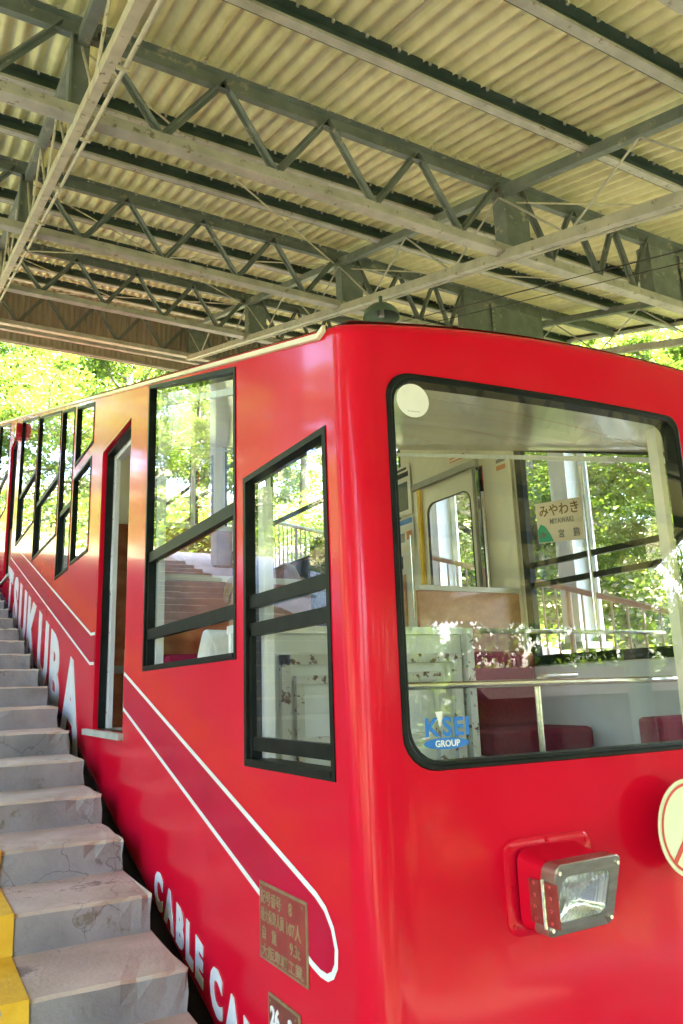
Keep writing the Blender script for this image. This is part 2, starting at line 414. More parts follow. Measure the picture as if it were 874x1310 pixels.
for k in range(-9, 24):
    o = step_at(k, -2.3, 0.972, stairs, (k+9) if -2 <= k <= 8 else 100+k % 5, shL)
    # yellow painted line laid over tread and riser
    yb = Y0S+k*RUN; zb = Z0S+k*RISE
    m2 = MB(); e = 0.006
    x0, x1 = 0.24, 0.44
    pr = [(-e-.002, -RISE+e+.003), (-e-.002, e), (RUN-e-.002, e+.003)]
    n = 8
    vs = []
    rr_ = random.Random(k*7+1)
    for (y, z) in pr:
        for i in range(n+1):
            vs.append((x0+(x1-x0)*i/n+(rr_.uniform(-.004, .004) if i in (0, n) else 0), yb+y, zb+z))
    for j in range(2):
        for i in range(n): m2.f.append((j*(n+1)+i, j*(n+1)+i+1, (j+1)*(n+1)+i+1, (j+1)*(n+1)+i)); m2.mi.append(0)
    m2.v = vs
    yl = m2.build('yellow_line', M_yellow, stairs)
stairs_r = structure('stairway', (0, Y0S, Z0S))
for k in range(-9, 24):
    o = step_at(k, -1.30, 0, stairs_r, 200+k % 4, shR)
    o.location.x += 5.30

# ------------------------------------------------------------------ station canopy
H = 3.2
canopy = thing('station_canopy', (2.6, 5, -2.1+1.5), 'sloping open steel station canopy with corrugated roof above the red car', 'canopy')
def rz(y, h): return H+h+T*y
# corrugated sheets
PITCH_C, NW, SEG = 0.13, 7, 8
def sheet_mesh(w_waves, ylen):
    vs, fs = [], []
    nx = w_waves*SEG+3
    for top in (0, 1):
        for j, y in enumerate((0, ylen)):
            for i in range(nx+1):
                x = i*PITCH_C/SEG
                z = 0.027*math.cos(2*math.pi*i/SEG)+0.007*top
                vs.append((x, y, z+T*y))
    n = nx+1
    for i in range(nx):
        fs.append((i, n+i, n+i+1, i+1)); fs.append((2*n+i, 2*n+i+1, 3*n+i+1, 3*n+i))
        fs.append((i, i+1, 2*n+i+1, 2*n+i)); fs.append((n+i, 3*n+i, 3*n+i+1, n+i+1))
    me = bpy.data.meshes.new('roof_sheet'); me.from_pydata(vs, [], fs); me.materials.append(M_slate)
    me.shade_smooth()
    try: me.set_sharp_from_angle(angle=rad(50))
    except Exception: pass
    return me
me = sheet_mesh(NW, 2.16)
ORIGC = ORG[canopy.name]
PUR = [1.65+k*1.02 for k in range(-7, 13)]
row_y = [PUR[0]+2.04*k for k in range(-1, 10)]
for j, y in enumerate(row_y):
    for i in range(16):
        o = link('roof_sheet', me, canopy)
        o.location = Vector((-4.75+i*NW*PITCH_C+(0.005*((i*7+j*3) % 3)), y-0.05, H+T*(y-0.05)+0.030+0.003*(i % 2)+0.002*((i*5+j) % 3)))-ORIGC
# purlins: lipped channels opening downhill; web shade and flange light put into the colours
def purlin(y, mat):
    hgt, fl, t = 0.15, 0.065, 0.006
    b = MB(); x0, x1 = -4.7, 9.75
    z1 = H+T*y-0.004; z0 = z1-hgt
    b.m = 0
    b.box(x0, x1, y, y+t, z0, z1)
    b.box(x0, x1, y-fl, y-0.0005, z1-t-.001, z1-.001-T*0)
    b.m = 1
    b.box(x0, x1, y-fl, y-0.0005, z0, z0+t)
    b.box(x0, x1, y-fl, y-fl+t, z0+t, z0+t+0.02)
    return b.build('purlin', None, canopy, mats=[M_steeldark, M_steelpale])
bolts = MB()
TR = [1.65, 4.73, 7.75, 10.83, 13.9]
TRB = [-1.4, -4.45]
for y in PUR:
    if min(abs(y-t) for t in TR+TRB) > 0.35 and y < 14.2: purlin(y, M_steeldark)
for y in PUR:
    if y > 14.2: continue
    for i in range(56):
        x = -4.7+0.065+i*0.26; z = H+T*y-0.02
        bolts.box(x-0.009, x+0.009, y-0.085, y-0.067, z-0.022, z+0.004)
bo = bolts.build('hook_bolts', M_steelpale, canopy); bo['kind'] = 'stuff'
XN = 0.893
def truss(y):
    """cross truss: chords, web members, gussets"""
    t = link('truss', bpy.data.meshes.new('truss'), canopy)
    zt = H+T*y-0.006; d = 0.80
    b = MB()
    b.box(-4.6, 9.6, y-0.004, y+0.004, zt-0.155, zt); b.box(-4.6, 9.6, y-0.055, y-0.0045, zt-0.012, zt-.002); b.box(-4.6, 9.6, y-0.05, y-0.0045, zt-0.155, zt-0.146)
    o = b.build('top_chord', M_steelgreen, t)
    b = MB(); b.box(-3.3, 8.3, y-0.06, y+0.05, zt-d, zt-d+0.085)
    b.build('bottom_chord', M_steelpale, t, bevel=0.006)  # same paint as the top chord, lightened to show light from below
    # web
    xb = []
    for x0, x1 in ((0.72, 4.62), (4.72, 6.55), (-2.9, 0.62)):
        nb = max(2, round((x1-x0)/XN))
        if x1 < 4.7 and x0 > 0: bots = [1.31+XN*k for k in range(4)]; tops = [0.84]+[1.775+XN*k for k in range(3)]+[4.48]
        elif x0 > 4: bots = [5.08, 5.72, 6.22]; tops = [4.76, 5.42, 6.0, 6.5]
        else: bots = [0.12-XN*k for k in range(4)]; tops = [0.60]+[-0.33-XN*k for k in range(3)]+[-2.9]
        for i in range(len(bots)):
            for a in (tops[i], tops[i+1]):
                c = MB()
                p = (bots[i], y-0.012, zt-d+0.075); q = (a, y-0.012, zt-0.075)
                c.bar(p, q, 0.008, 0.062, up=(1, 0, 0)); c.bar((p[0], p[1]-.03, p[2]), (q[0], q[1]-.03, q[2]), 0.05, 0.008, up=(1, 0, 0.01))
                c.build('web_member', M_steelgreen, t)
    for x0, x1 in ((0.66, 0.79), (4.50, 4.84), (6.48, 7.04), (-3.3, -2.95)):
        c = MB()
        c.box(x0, x1, y-0.02, y+0.09, zt-d+0.086, zt-0.157)
        c.box(x0-0.004, x0+0.012, y-0.075, y-.0205, zt-d+0.086, zt-0.157)
        g = c.build('gusset', M_steelgreen, t)
    c = MB(); c.box(7.05, 8.0, y-0.03, y+0.08, zt-d+0.10, zt-0.157); c.box(7.0, 7.045, y-0.05, y-.0305, zt-d+0.10, zt-0.157)
    g = c.build('girder_plate', M_steelgreen, t)
    for i in range(2):
        for k in range(7):
            c = MB(); px = 7.012+i*0.02
            c.tube([(px, y-0.0505, zt-d+0.16+k*0.07), (px, y-0.058, zt-d+0.16+k*0.07)], 0.009, 6); c.build('rivet', M_steelpale, g)
    return t
for y in TR+TRB: truss(y)
# longitudinal trusses
def long_truss(x, mat_low, mat_up, rodmat, seg, ztop=-0.16, zlow=-0.82, wl=0.10, rods=True):
    t = link('longitudinal_truss', bpy.data.meshes.new('longitudinal_truss'), canopy)
    ya, yb = -1.4, 13.9
    b = MB(); b.bar((x, ya, rz(ya, zlow)), (x, yb, rz(yb, zlow)), wl, 0.05); b.bar((x-wl/2+.006, ya, rz(ya, zlow+.04)), (x-wl/2+.006, yb, rz(yb, zlow+.04)), 0.01, 0.05)
    b.build('bottom_chord', mat_low, t)
    b = MB(); b.bar((x, ya, rz(ya, ztop)), (x, yb, rz(yb, ztop)), 0.075, 0.09)
    b.build('top_chord', mat_up, t)
    for k in range(len(TR)):
        y0 = ([-1.4]+TR)[k]; y1 = TR[k]
        n = seg
        for i in range(n):
            a = y0+(y1-y0)*i/n; c_ = y0+(y1-y0)*(i+0.5)/n; e = y0+(y1-y0)*(i+1)/n
            for (p, q) in ((a, c_), (e, c_)):
                c = MB(); c.tube([(x, p, rz(p, ztop-.04)), (x, q, rz(q, zlow+.03))], 0.011, 6)
                c.build('rod', rodmat, t)
    return t
long_truss(0.74, M_steelcream, M_steelgreen, M_steelcream, 3, zlow=-0.86, wl=0.062)
long_truss(4.50, M_steelpale, M_steelgreen, M_steelpale, 2, zlow=-0.83, wl=0.07)
long_truss(8.30, M_steelpale, M_steelgreen, M_steelpale, 2, zlow=-0.78, wl=0.08)
# conduit beside the cream beam, brackets
b = MB(); b.tube([(0.815, -1.4, rz(-1.4, -0.88)), (0.815, 13.8, rz(13.8, -0.88))], 0.014, 8)
b.build('conduit', M_steelcream, canopy)
b = MB(); b.tube([(4.56, -1.4, rz(-1.4, -0.86)), (4.56, 13.8, rz(13.8, -0.86))], 0.012, 8)
b.build('conduit', M_steelpale, canopy)
for y in [0.4+1.1*k for k in range(12)]:
    b = MB(); b.box(0.77, 0.84, y, y+0.025, rz(y, -0.905), rz(y, -0.885), T); b.box(0.795, 0.835, y-.01, y+.035, rz(y, -0.86), rz(y, -0.852), T)
    b.build('conduit_clip', M_steelcream, canopy)
# tie rods in the roof plane
for (xa, ya, xb_, yb_) in ((0.8, 4.8, 4.4, 7.7), (4.6, 4.8, 8.2, 1.7), (4.6, 7.8, 8.2, 4.8), (0.8, 7.8, 4.4, 10.8), (0.8, 10.8, 4.4, 7.8), (0.7, 1.7, -2.9, 4.7), (0.8, 13.8, 4.4, 10.9), (0.8, 10.9, 4.4, 13.8)):
    b = MB(); b.tube([(xa, ya, rz(ya, -0.20)), (xb_, yb_, rz(yb_, -0.20))], 0.009, 6); b.build('tie_rod', M_steelcream, canopy)
# far gable: truss faced with vertical corrugated cladding
YG = 14.35
def clad_mesh():
    vs, fs = [], []; nx = 9*6+4
    for j, z in enumerate((0, 1.02)):
        for i in range(nx+1):
            vs.append((i*0.1/6, 0.018*math.cos(2*math.pi*i/6), z))
    n = nx+1
    fs = [(i, i+1, n+i+1, n+i) for i in range(nx)]
    me = bpy.data.meshes.new('cladding_sheet') ; me.from_pydata(vs, [], fs); me.materials.append(M_cladding); me.shade_smooth()
    return me
M_cladding = pm('cladding', (0.34, 0.29, 0.22), (0.44, 0.37, 0.28), 6, 0.8, bump=0.1, stretch=(1, 1, 0.2))
cm = clad_mesh()
for i in range(16):
    o = link('cladding_sheet', cm, canopy); o.location = Vector((-4.75+i*0.905, YG, rz(YG, -1.04)))-ORIGC
b = MB(); b.box(-4.75, 9.7, YG-0.05, YG-.022, rz(YG, -1.10), rz(YG, -1.03)); b.box(-4.75, 9.7, YG-0.09, YG-.051, rz(YG, -1.085), rz(YG, -1.055))
b.build('fascia_trim', M_steelpale, canopy)
b = MB(); b.box(-4.75, 9.7, YG-.30, YG-.22, rz(YG, -0.96), rz(YG, -0.90)); b.build('fascia_beam', M_steelpale, canopy)
# right-hand eave
b = MB(); b.box(9.72, 9.80, -7.4, 14.3, rz(-7.4, -0.035), rz(-7.4, 0.07), T); b.build('eave_board', M_steeldark, canopy)
b = MB(); b.box(9.64, 9.715, -7.4, 14.3, rz(-7.4, -0.09), rz(-7.4, -0.04), T); b.build('gutter', M_steelpale, canopy)
b = MB(); b.box(-4.86, -4.78, -7.4, 14.3, rz(-7.4, -0.035), rz(-7.4, 0.07), T); b.build('eave_board', M_steeldark, canopy)
# columns
for y in TR+TRB:
    for x in (8.02, -3.3):
        c = MB(); zb = -1.85+T*y
        c.box(x, x+0.03, y-0.16, y+0.16, zb, rz(y, -0.70)); c.box(x+0.42, x+0.45, y-0.16, y+0.16, zb, rz(y, -0.70)); c.box(x+0.031, x+0.419, y-0.012, y+0.012, zb, rz(y, -0.70))
        o = c.build('column', M_column, canopy)
        c = MB(); c.box(x-0.06, x+0.51, y-0.22, y+0.22, zb-0.06, zb+0.03); c.build('base_plate', M_steelgreen, o)

# overhead wires along the slope
for i, (x, h) in enumerate(((4.95, 2.2), (5.20, 2.2), (5.75, 2.55))):
    b = MB(); b.tube([(x, -5, h-5*T), (x, 18, h+18*T)], 0.0042, 5)
    tag(b.build('overhead_wire', M_ink), ['thin dark overhead wire nearest the roof truss above the car', 'thin dark overhead wire just above the red car roof corner', 'thin dark overhead wire farthest right, highest of the three under the canopy'][i], 'wire', 'overhead wires')

# green enamel lamp hung under the right-hand beam
LX, LY = 4.44, 6.72; LZ = rz(LY, -0.92)
lamp = thing('pendant_lamp', (LX, LY, LZ), 'green enamel dome lamp hanging under the roof beam just above the car', 'lamp')
rows = []
for j in range(9):
    a = 0.5*math.pi*j/8; rows.append([(LX+0.21*math.cos(a)*math.cos(2*math.pi*k/24), LY+0.21*math.cos(a)*math.sin(2*math.pi*k/24), LZ-0.20+0.17*math.sin(a)) for k in range(24)])
MB().add([p for r in rows for p in r], [(j*24+k, j*24+(k+1) % 24, (j+1)*24+(k+1) % 24, (j+1)*24+k) for j in range(8) for k in range(24)]).build('shade', M_greendome, lamp, smooth=60)
MB().tube([(LX, LY, LZ-0.04), (LX, LY, LZ+0.07)], 0.022, 10).build('stem', M_greendome, lamp)
MB().tube([(LX, LY, LZ-0.06), (LX, LY, LZ-0.12), (LX, LY, LZ-0.18)], 0.03, 10, r2=0.035).build('bulb', M_grey, lamp)

# ------------------------------------------------------------------ cable car
XL, XR, XC, YEND = 1.073, 3.787, 2.43, 15.2
car = thing('cable_car', (XC, 2.4, -1.9), 'bright red funicular cable car with stepped windows beside concrete stairs', 'cable car')
def zt(y): return 1.313+0.30*(y-2.716)
def zbot(y): return -1.212+0.305*(y-2.957)
def yfront(x): s = (x-XC)/1.27; return 1.815-0.095*(1-min(1, s*s))
def arch(x): s = abs(x-XC)/1.36; return 0.10*(1-min(1, s**2.5))
RC = 0.09
# horizontal path of the skin: u -> (x, y, nx, ny)
U1 = YEND-1.905                        # left side length
ARC = RC*math.pi/2
XF0, XF1 = XL+RC, XR-RC
UF = U1+ARC; UFE = UF+(XF1-XF0); UR = UFE+ARC; UEND = UR+U1
def path(u):
    if u <= U1: return XL, YEND-u, -1.0, 0.0
    if u < UF:
        a = (u-U1)/RC; return XL+RC-RC*math.cos(a), 1.905-RC*math.sin(a)+0.0, -math.cos(a), -math.sin(a)
    if u <= UFE:
        x = XF0+(u-UF); s = (x-XC)/1.27
        dy = 0.095*2*s/1.27; L = math.hypot(1, dy)
        k = min(1, (u-UF)/.06, (UFE-u)/.06)
        return x, yfront(x), dy/L*k, -1.0 if k < 1 else -1/L
    if u < UR:
        a = (u-UFE)/RC; return XR-RC+RC*math.sin(a), 1.905-RC*math.cos(a), math.sin(a), -math.cos(a)
    return XR, 1.905+(u-UR), 1.0, 0.0
def uside(y): return YEND-y
def usider(y): return UR+(y-1.905)
def ufront(x): return UF+(x-XF0)
def u_is_side(u): return u <= U1 or u >= UR
def utop(u):
    x, y, nx, ny = path(u); return zt(y)-0.005+arch(x)
FB = -1.47
def ubot(u):
    x, y, nx, ny = path(u); return max(zbot(y), FB)+0.10 if True else 0
# openings on the sides in (y0, y1, zb, zt0 (front), zt1 (rear))
W = {
 'w1': (1.965, 2.62, -0.25, 0.785, 0.785),
 'w2': (2.705, 3.985, 0.12, 1.275, 1.672),
 'door': (4.366, 5.15, -0.20, 1.63, 1.63),
 'A': (5.47, 6.15, 1.79, 2.10, 2.295),
 'B': (5.51, 6.18, 1.00, 1.70, 1.70),
 'C': (6.26, 6.86, 0.98, 2.335, 2.505),
 'D': (6.93, 8.35, 1.38, 2.535, 2.945),
 'E': (8.42, 9.90, 1.80, 2.975, 3.41),
 'door2': (10.3, 11.1, 1.53, 3.42, 3.42),
 'F': (11.35, 12.9, 2.60, 3.855, 4.31),
 'G': (12.97, 14.5, 3.05, 4.335, 4.80),
}
def hole_side(w, right=False, e=0.0):
    y0, y1, zb, a, b_ = W[w]
    lp = [(y0-e, zb-e), (y1+e, zb-e), (y1+e, b_+e), (y0-e, a+e)]
    return [((usider(y) if right else uside(y)), z) for y, z in lp]
FWIN = [(1.205, 2.405), (2.455, 3.655)]
def hole_front(i, e=0.0):
    x0, x1 = FWIN[i]
    return [(ufront(x), z) for x, z in rrect(x0-e, x1+e, -0.222-e, 0.925+e, (0.095+e, 0.06+e, 0.05+e, 0.075+e) if i == 0 else (0.06+e, 0.095+e, 0.075+e, 0.05+e))]
def pip(p, poly):
    x, y = p; c = False; n = len(poly); j = n-1
    for i in range(n):
        xi, yi = poly[i]; xj, yj = poly[j]
        if (yi > y) != (yj > y) and x < (xj-xi)*(y-yi)/(yj-yi)+xi: c = not c
        j = i
    return c
ufr = list(np.linspace(U1, UF, 9))+list(np.linspace(UF, UFE, 40))[1:]+list(np.linspace(UFE, UR, 9))[1:]
us_all = [0.0]+list(np.linspace(0, U1, 30))[1:-1]+ufr+list(np.linspace(UR, UEND, 30))[1:]
def skin(inset, topf, botf, holes, name, mat, parent):
    outline = [(u, botf(u)) for u in us_all]+[(u, topf(u)) for u in reversed(us_all)]
    pts, eds = [], []
    def loop(lp):
        k = len(pts); pts.extend(lp); n = len(lp)
        eds.extend([(k+i, k+(i+1) % n) for i in range(n)])
    loop(outline)
    for h in holes: loop(h)
    nu = len(us_all)
    for i in range(1, nu-1): eds.append((i, 2*nu-1-i))
    r = delaunay_2d_cdt([Vector(p) for p in pts], eds, [], 0, 1e-5)
    vv, ff = r[0], r[2]
    keep = []
    for f in ff:
        c = (sum(vv[i][0] for i in f)/len(f), sum(vv[i][1] for i in f)/len(f))
        if not pip(c, outline): continue
        if any(pip(c, h) for h in holes): continue
        keep.append(tuple(f))
    off = ORG[parent.name]
    V, N = [], []
    for p in vv:
        x, y, nx, ny = path(p[0]); V.append((x-nx*inset-off.x, y-ny*inset-off.y, p[1]-off.z)); L = math.hypot(nx, ny); N.append((nx/L, ny/L, 0))
    me = bpy.data.meshes.new(name); me.from_pydata(V, [], keep)
    # orient outward
    if me.polygons:
        bm = bmesh.new(); bm.from_mesh(me)
        for f in bm.faces:
            nn = Vector(N[f.verts[0].index]) if True else None
            if f.normal.dot(nn) < 0: f.normal_flip()
        bmesh.ops.delete(bm, geom=[v for v in bm.verts if not v.link_faces], context='VERTS') if False else None
        bm.to_mesh(me); bm.free()
    me.materials.append(mat); me.shade_smooth()
    me.normals_split_custom_set_from_vertices(N)
    return link(name, me, parent)
sides = [k for k in W]
holes = [hole_side(k) for k in sides]+[hole_side(k, True) for k in sides]+[hole_front(0), hole_front(1)]
skin(0.0, utop, ubot, holes, 'body_shell', M_red, car)
E2 = -0.002
holes_in = [hole_side(k, False, E2) for k in sides]+[hole_side(k, True, E2) for k in sides]+[hole_front(0, E2), hole_front(1, E2)]
skin(0.045, lambda u: utop(u)-0.02, ubot, holes_in, 'interior_lining', M_interior, car)
# roof: rounded edge and arched top; lower edge tucked under
rb = MB(); RF = 0.04
def strip(mb, us, f, steps):
    rows = [[f(u, k/steps) for u in us] for k in range(steps+1)]
    n = len(us); vs = [p for r in rows for p in r]
    mb.add(vs, [(k*n+i, k*n+i+1, (k+1)*n+i+1, (k+1)*n+i) for k in range(steps) for i in range(n-1)])
def top_f(u, t):
    x, y, nx, ny = path(u); a = t*math.pi/2; d = RF*(1-math.cos(a)); L = math.hypot(nx, ny)
    return (x-nx/L*d, y-ny/L*d, utop(u)+RF*math.sin(a))
strip(rb, us_all, top_f, 6)
xs_ = np.linspace(XL+RF, XR-RF, 25)
rows = []
for t in np.linspace(0, 1, 20):
    row = []
    for x in xs_:
        yf_ = yfront(min(max(x, XF0), XF1))+RF
        y = yf_+(YEND-yf_)*t**1.5
        row.append((x, y, zt(y)-0.005+arch(x)+RF))
    rows.append(row)
n = len(xs_)
rb.add([p for r in rows for p in r], [(j*n+i, j*n+i+1, (j+1)*n+i+1, (j+1)*n+i) for j in range(len(rows)-1) for i in range(n-1)])
rb.build('roof', M_red, car, smooth=40)
lb = MB()
def low_f(u, t):
    x, y, nx, ny = path(u); a = t*math.pi/2; L = math.hypot(nx, ny); d = 0.07*(1-math.cos(a))
    return (x-nx/L*d, y-ny/L*d, ubot(u)-0.10*math.sin(a))
strip(lb, us_all, low_f, 6)
lb.build('lower_edge', M_red, car, smooth=60)
# underframe beam and dark skirt below the tucked edge
b = MB(); b.bar((XL+0.10, 1.9, zbot(1.9)-0.05), (XL+0.10, YEND, zbot(YEND)-0.05), 0.05, 0.14); b.build('underframe', M_darkmetal, car)
b = MB(); b.bar((XL+0.045, 1.9, zbot(1.9)-0.015), (XL+0.045, YEND, zbot(YEND)-0.015), 0.012, 0.03); b.build('skirt_rail', pm('brown_rail', (0.10, 0.07, 0.065), (0.15, 0.11, 0.10), 9, 0.6), car)
b = MB(); b.bar((XR-0.10, 1.9, zbot(1.9)-0.05), (XR-0.10, YEND, zbot(YEND)-0.05), 0.05, 0.14); b.build('underframe', M_darkmetal, car)
b = MB(); b.box(XL+.06, XR-.06, YEND-.03, YEND-.01, zbot(YEND)+.1, zt(YEND)); b.build('rear_wall', M_red, car)
MB().box(XL+.06, XR-.06, YEND-.06, YEND-.04, 2.4, zt(YEND)-.06).build('rear_lining', M_interior, car)
for y in (3.0, 6.5, 12):
    b = MB(); b.box(1.6, 3.2, y, y+1.2, zbot(y)-0.35, zbot(y)-.05, T); b.build('bogie', M_darkmetal, car)
# cream drip moulding
b = MB()
prof = [(-0.002, -0.012), (-0.014, -0.009), (-0.014, 0.009), (-0.002, 0.012)]
def mould(xw, sgn):
    b = MB(); ys = [1.94, 1.98]+list(np.linspace(2.1, YEND-.02, 8)); m = len(prof)
    vs = []
    for i, y in enumerate(ys):
        up = 0.022 if i == 0 else 0.0
        for dx, dz in prof: vs.append((xw+sgn*dx, y, zt(y)-0.002+dz+up))
    fs = [(i*m+k, i*m+(k+1) % m, (i+1)*m+(k+1) % m, (i+1)*m+k) for i in range(len(ys)-1) for k in range(m)]+[tuple(range(m))]
    b.add(vs, fs); b.build('drip_moulding', M_cream, car)
mould(XL, 1); mould(XR, -1)

# ---- windows on the sides
def loop3(lp, x): return [(x, y, z) for y, z in lp]
def inset4(w, d):
    y0, y1, zb, a, b_ = w
    s = (b_-a)/(y1-y0)
    return (y0+d, y1-d, zb+d, a-d+s*d, b_-d-s*d)
def quad(w): y0, y1, zb, a, b_ = w; return [(y0, zb), (y1, zb), (y1, b_), (y0, a)]
def sash_window(key, rails=(), sash=None, fr=0.02, track=True, glass_from=None, right=False, rail_h=0.046):
    xo = XL if not right else XR; s = 1 if not right else -1
    w = W[key]; wi = inset4(w, fr)
    o = MB().ring(loop3(quad(inset4(w, -0.003)), xo-s*0.004), loop3(quad(wi), xo-s*0.004), (s*0.056, 0, 0)).build('window', M_blackalu, car)
    # panes: upper fixed, lower sash
    zl = glass_from if glass_from is not None else wi[2]
    y0, y1, zb, a, b_ = wi
    levels = sorted([zl]+[r for r in rails if r > zl])
    lo = zl
    cuts = [r for r in rails if r > zl]
    bounds = [zl]+cuts+[None]
    for i in range(len(bounds)-1):
        z0 = bounds[i]; z1 = bounds[i+1]
        xp = xo+s*(0.016 if (i % 2 == len(cuts) % 2) else 0.03)
        q = [(y0, z0), (y1, z0), (y1, b_ if z1 is None else z1), (y0, a if z1 is None else z1)]
        MB().add([(xp, y, z) for y, z in q], [(0, 1, 2, 3)]).build('pane', M_glass, o)
    for r in rails:
        MB().box(*sorted((xo+s*0.008, xo+s*0.040)), y0+.001, y1-.001, r-rail_h/2, r+rail_h/2).build('rail', M_blackalu, o)
    if track:
        MB().box(*sorted((xo+s*0.048, xo+s*0.085)), y1-0.05, y1+0.0, zb, b_-0.02).build('sash_track', M_alu, o)
        MB().box(*sorted((xo+s*0.008, xo+s*0.046)), y1-0.022, y1-.001, zb+.001, (rails[-1] if rails else b_-.05)).build('guide', M_black, o)
    # sill
    MB().box(*sorted((xo-s*0.008, xo+s*0.07)), y0, y1, zb-0.012, zb+0.004).build('sill', M_blackalu, o)
    return o
for R_ in (False, True):
    w1 = sash_window('w1', rails=(0.315, 0.215), right=R_, fr=0.019, glass_from=-0.16)
    if R_:
        w2r = sash_window('w2', rails=(0.645, 0.785), right=True, fr=0.03, rail_h=0.036, track=False)
        MB().ring(loop3(quad(inset4(W['w2'], -0.012)), XR-0.062), loop3(quad(inset4(W['w2'], 0.05)), XR-0.062), (0.012, 0, 0)).build('inner_frame', M_black, w2r)
        MB().box(XR-.075, XR-.055, 4.03, 4.08, -0.1, zt(4.05)-.12).build('wall_post', M_interior, w2r)
    else:
        sash_window('w2', rails=(0.30, 0.70), right=R_, glass_from=0.30, fr=0.018, rail_h=0.052)
    sash_window('A', fr=0.016, track=False, right=R_)
    sash_window('B', fr=0.016, track=False, right=R_)
    sash_window('C', rails=(1.54,), fr=0.018, right=R_)
    sash_window('D', rails=(1.96,), fr=0.018, right=R_)
    sash_window('E', rails=(2.40,), fr=0.018, right=R_)
    sash_window('F', rails=(3.2,), fr=0.018, right=R_)
    sash_window('G', rails=(3.65,), fr=0.018, right=R_)
    xo = XL if not R_ else XR; s = 1 if not R_ else -1
    # extra pieces of the front side window: bottom rail and deep sill
    y0, y1, zb, a, b_ = inset4(W['w1'], 0.019)
    MB().box(*sorted((xo+s*0.01, xo+s*0.034)), y0+.001, y1-.024, -0.20, -0.155).build('rail', M_blackalu, w1)
    # doorways: red reveal, rubber seal, aluminium edge, sill
    for key in ('door', 'door2'):
        d0, d1, db, dt, _ = W[key]
        o = MB().ring(loop3([(d0-.001, db-.001), (d1+.001, db-.001), (d1+.001, dt+.001), (d0-.001, dt+.001)], xo+s*0.001),
                      loop3([(d0+0.012, db+0.001), (d1-0.012, db+.001), (d1-0.012, dt-0.012), (d0+0.012, dt-0.012)], xo+s*0.001), (s*(0.075 if not R_ else 0.0435), 0, 0)).build('doorway', M_red, car)
        MB().ring(loop3([(d0+.013, db+.002), (d1-.013, db+.002), (d1-.013, dt-.013), (d0+.013, dt-.013)], xo+s*0.03),
                  loop3([(d0+.024, db+.003), (d1-.026, db+.003), (d1-.026, dt-.034), (d0+.024, dt-.034)], xo+s*0.03), (s*0.045, 0, 0)).build('rubber_seal', M_black, o)
        MB().box(*sorted((xo-s*0.03, xo+s*0.20)), d0-0.02, d1+0.16, db-0.035, db+0.0).build('door_sill', M_steelpale, o)
        if not R_ or key == 'door2':
            # open sliding door leaf parked at the uphill side: aluminium leading edge with screws
            e = MB().box(*sorted((xo+s*0.078, xo+s*0.105)), d1-0.085, d1-0.018, db+0.005, dt-0.05).build('door_edge', M_alu, o)
            for k in range(7):
                zz = db+0.1+k*0.25
                MB().tube([(xo+s*0.0785, d1-0.05, zz), (xo+s*0.074, d1-0.05, zz)], 0.006, 6).build('screw', M_steel, e)
            MB().bar((xo+s*0.10, d0+.03, dt-0.06), (xo+s*0.10, d1-.1, dt-0.06), 0.05, 0.03).build('door_track', M_alu, o)
        else:
            # closed leaf of the opposite door with its rounded window, yellow edge strip
            lx = xo+s*0.10
            outer = [(d0+.02, db+.01), (d1-.02, db+.01), (d1-.02, dt-.02), (d0+.02, dt-.02)]
            hole = rrect(d0+0.10, d1-0.12, 0.55, 1.46, 0.09)
            pts = [Vector(p) for p in outer]+[Vector(p) for p in hole]
            eds = [(i, (i+1) % 4) for i in range(4)]+[(4+i, 4+(i+1) % len(hole)) for i in range(len(hole))]
            rcd = delaunay_2d_cdt(pts, eds, [], 0, 1e-5)
            kk = []
            for f in rcd[2]:
                c = (sum(rcd[0][i][0] for i in f)/3, sum(rcd[0][i][1] for i in f)/3)
                if not pip(c, hole): kk.append(tuple(f))
            dl = MB().add([(lx, p[0], p[1]) for p in rcd[0]], kk).build('door_leaf', M_interior, o)
            n = len(hole)
            inn = rrect(d0+0.107, d1-0.127, 0.557, 1.453, 0.084)
            MB().ring(loop3(hole, lx-0.006), loop3(inn, lx-0.006), (0.02, 0, 0)).build('window_frame', M_black, dl)
            MB().add([(lx+0.004, y, z) for y, z in inn], [tuple(range(n))]).build('pane', M_glass, dl)
            MB().box(lx-0.03, lx-0.004, d1-0.06, d1-0.02, db+.02, dt-.03).build('yellow_strip', M_yellow, o)
            MB().box(lx-0.03, lx-0.004, d0+0.022, d0+0.032, db+.02, dt-.03).build('edge_strip', M_steelpale, o)
            MB().box(lx-0.06, lx-0.02, d0-.05, d1+.02, dt-0.03, dt+0.02).build('door_track', M_steelpale, o)

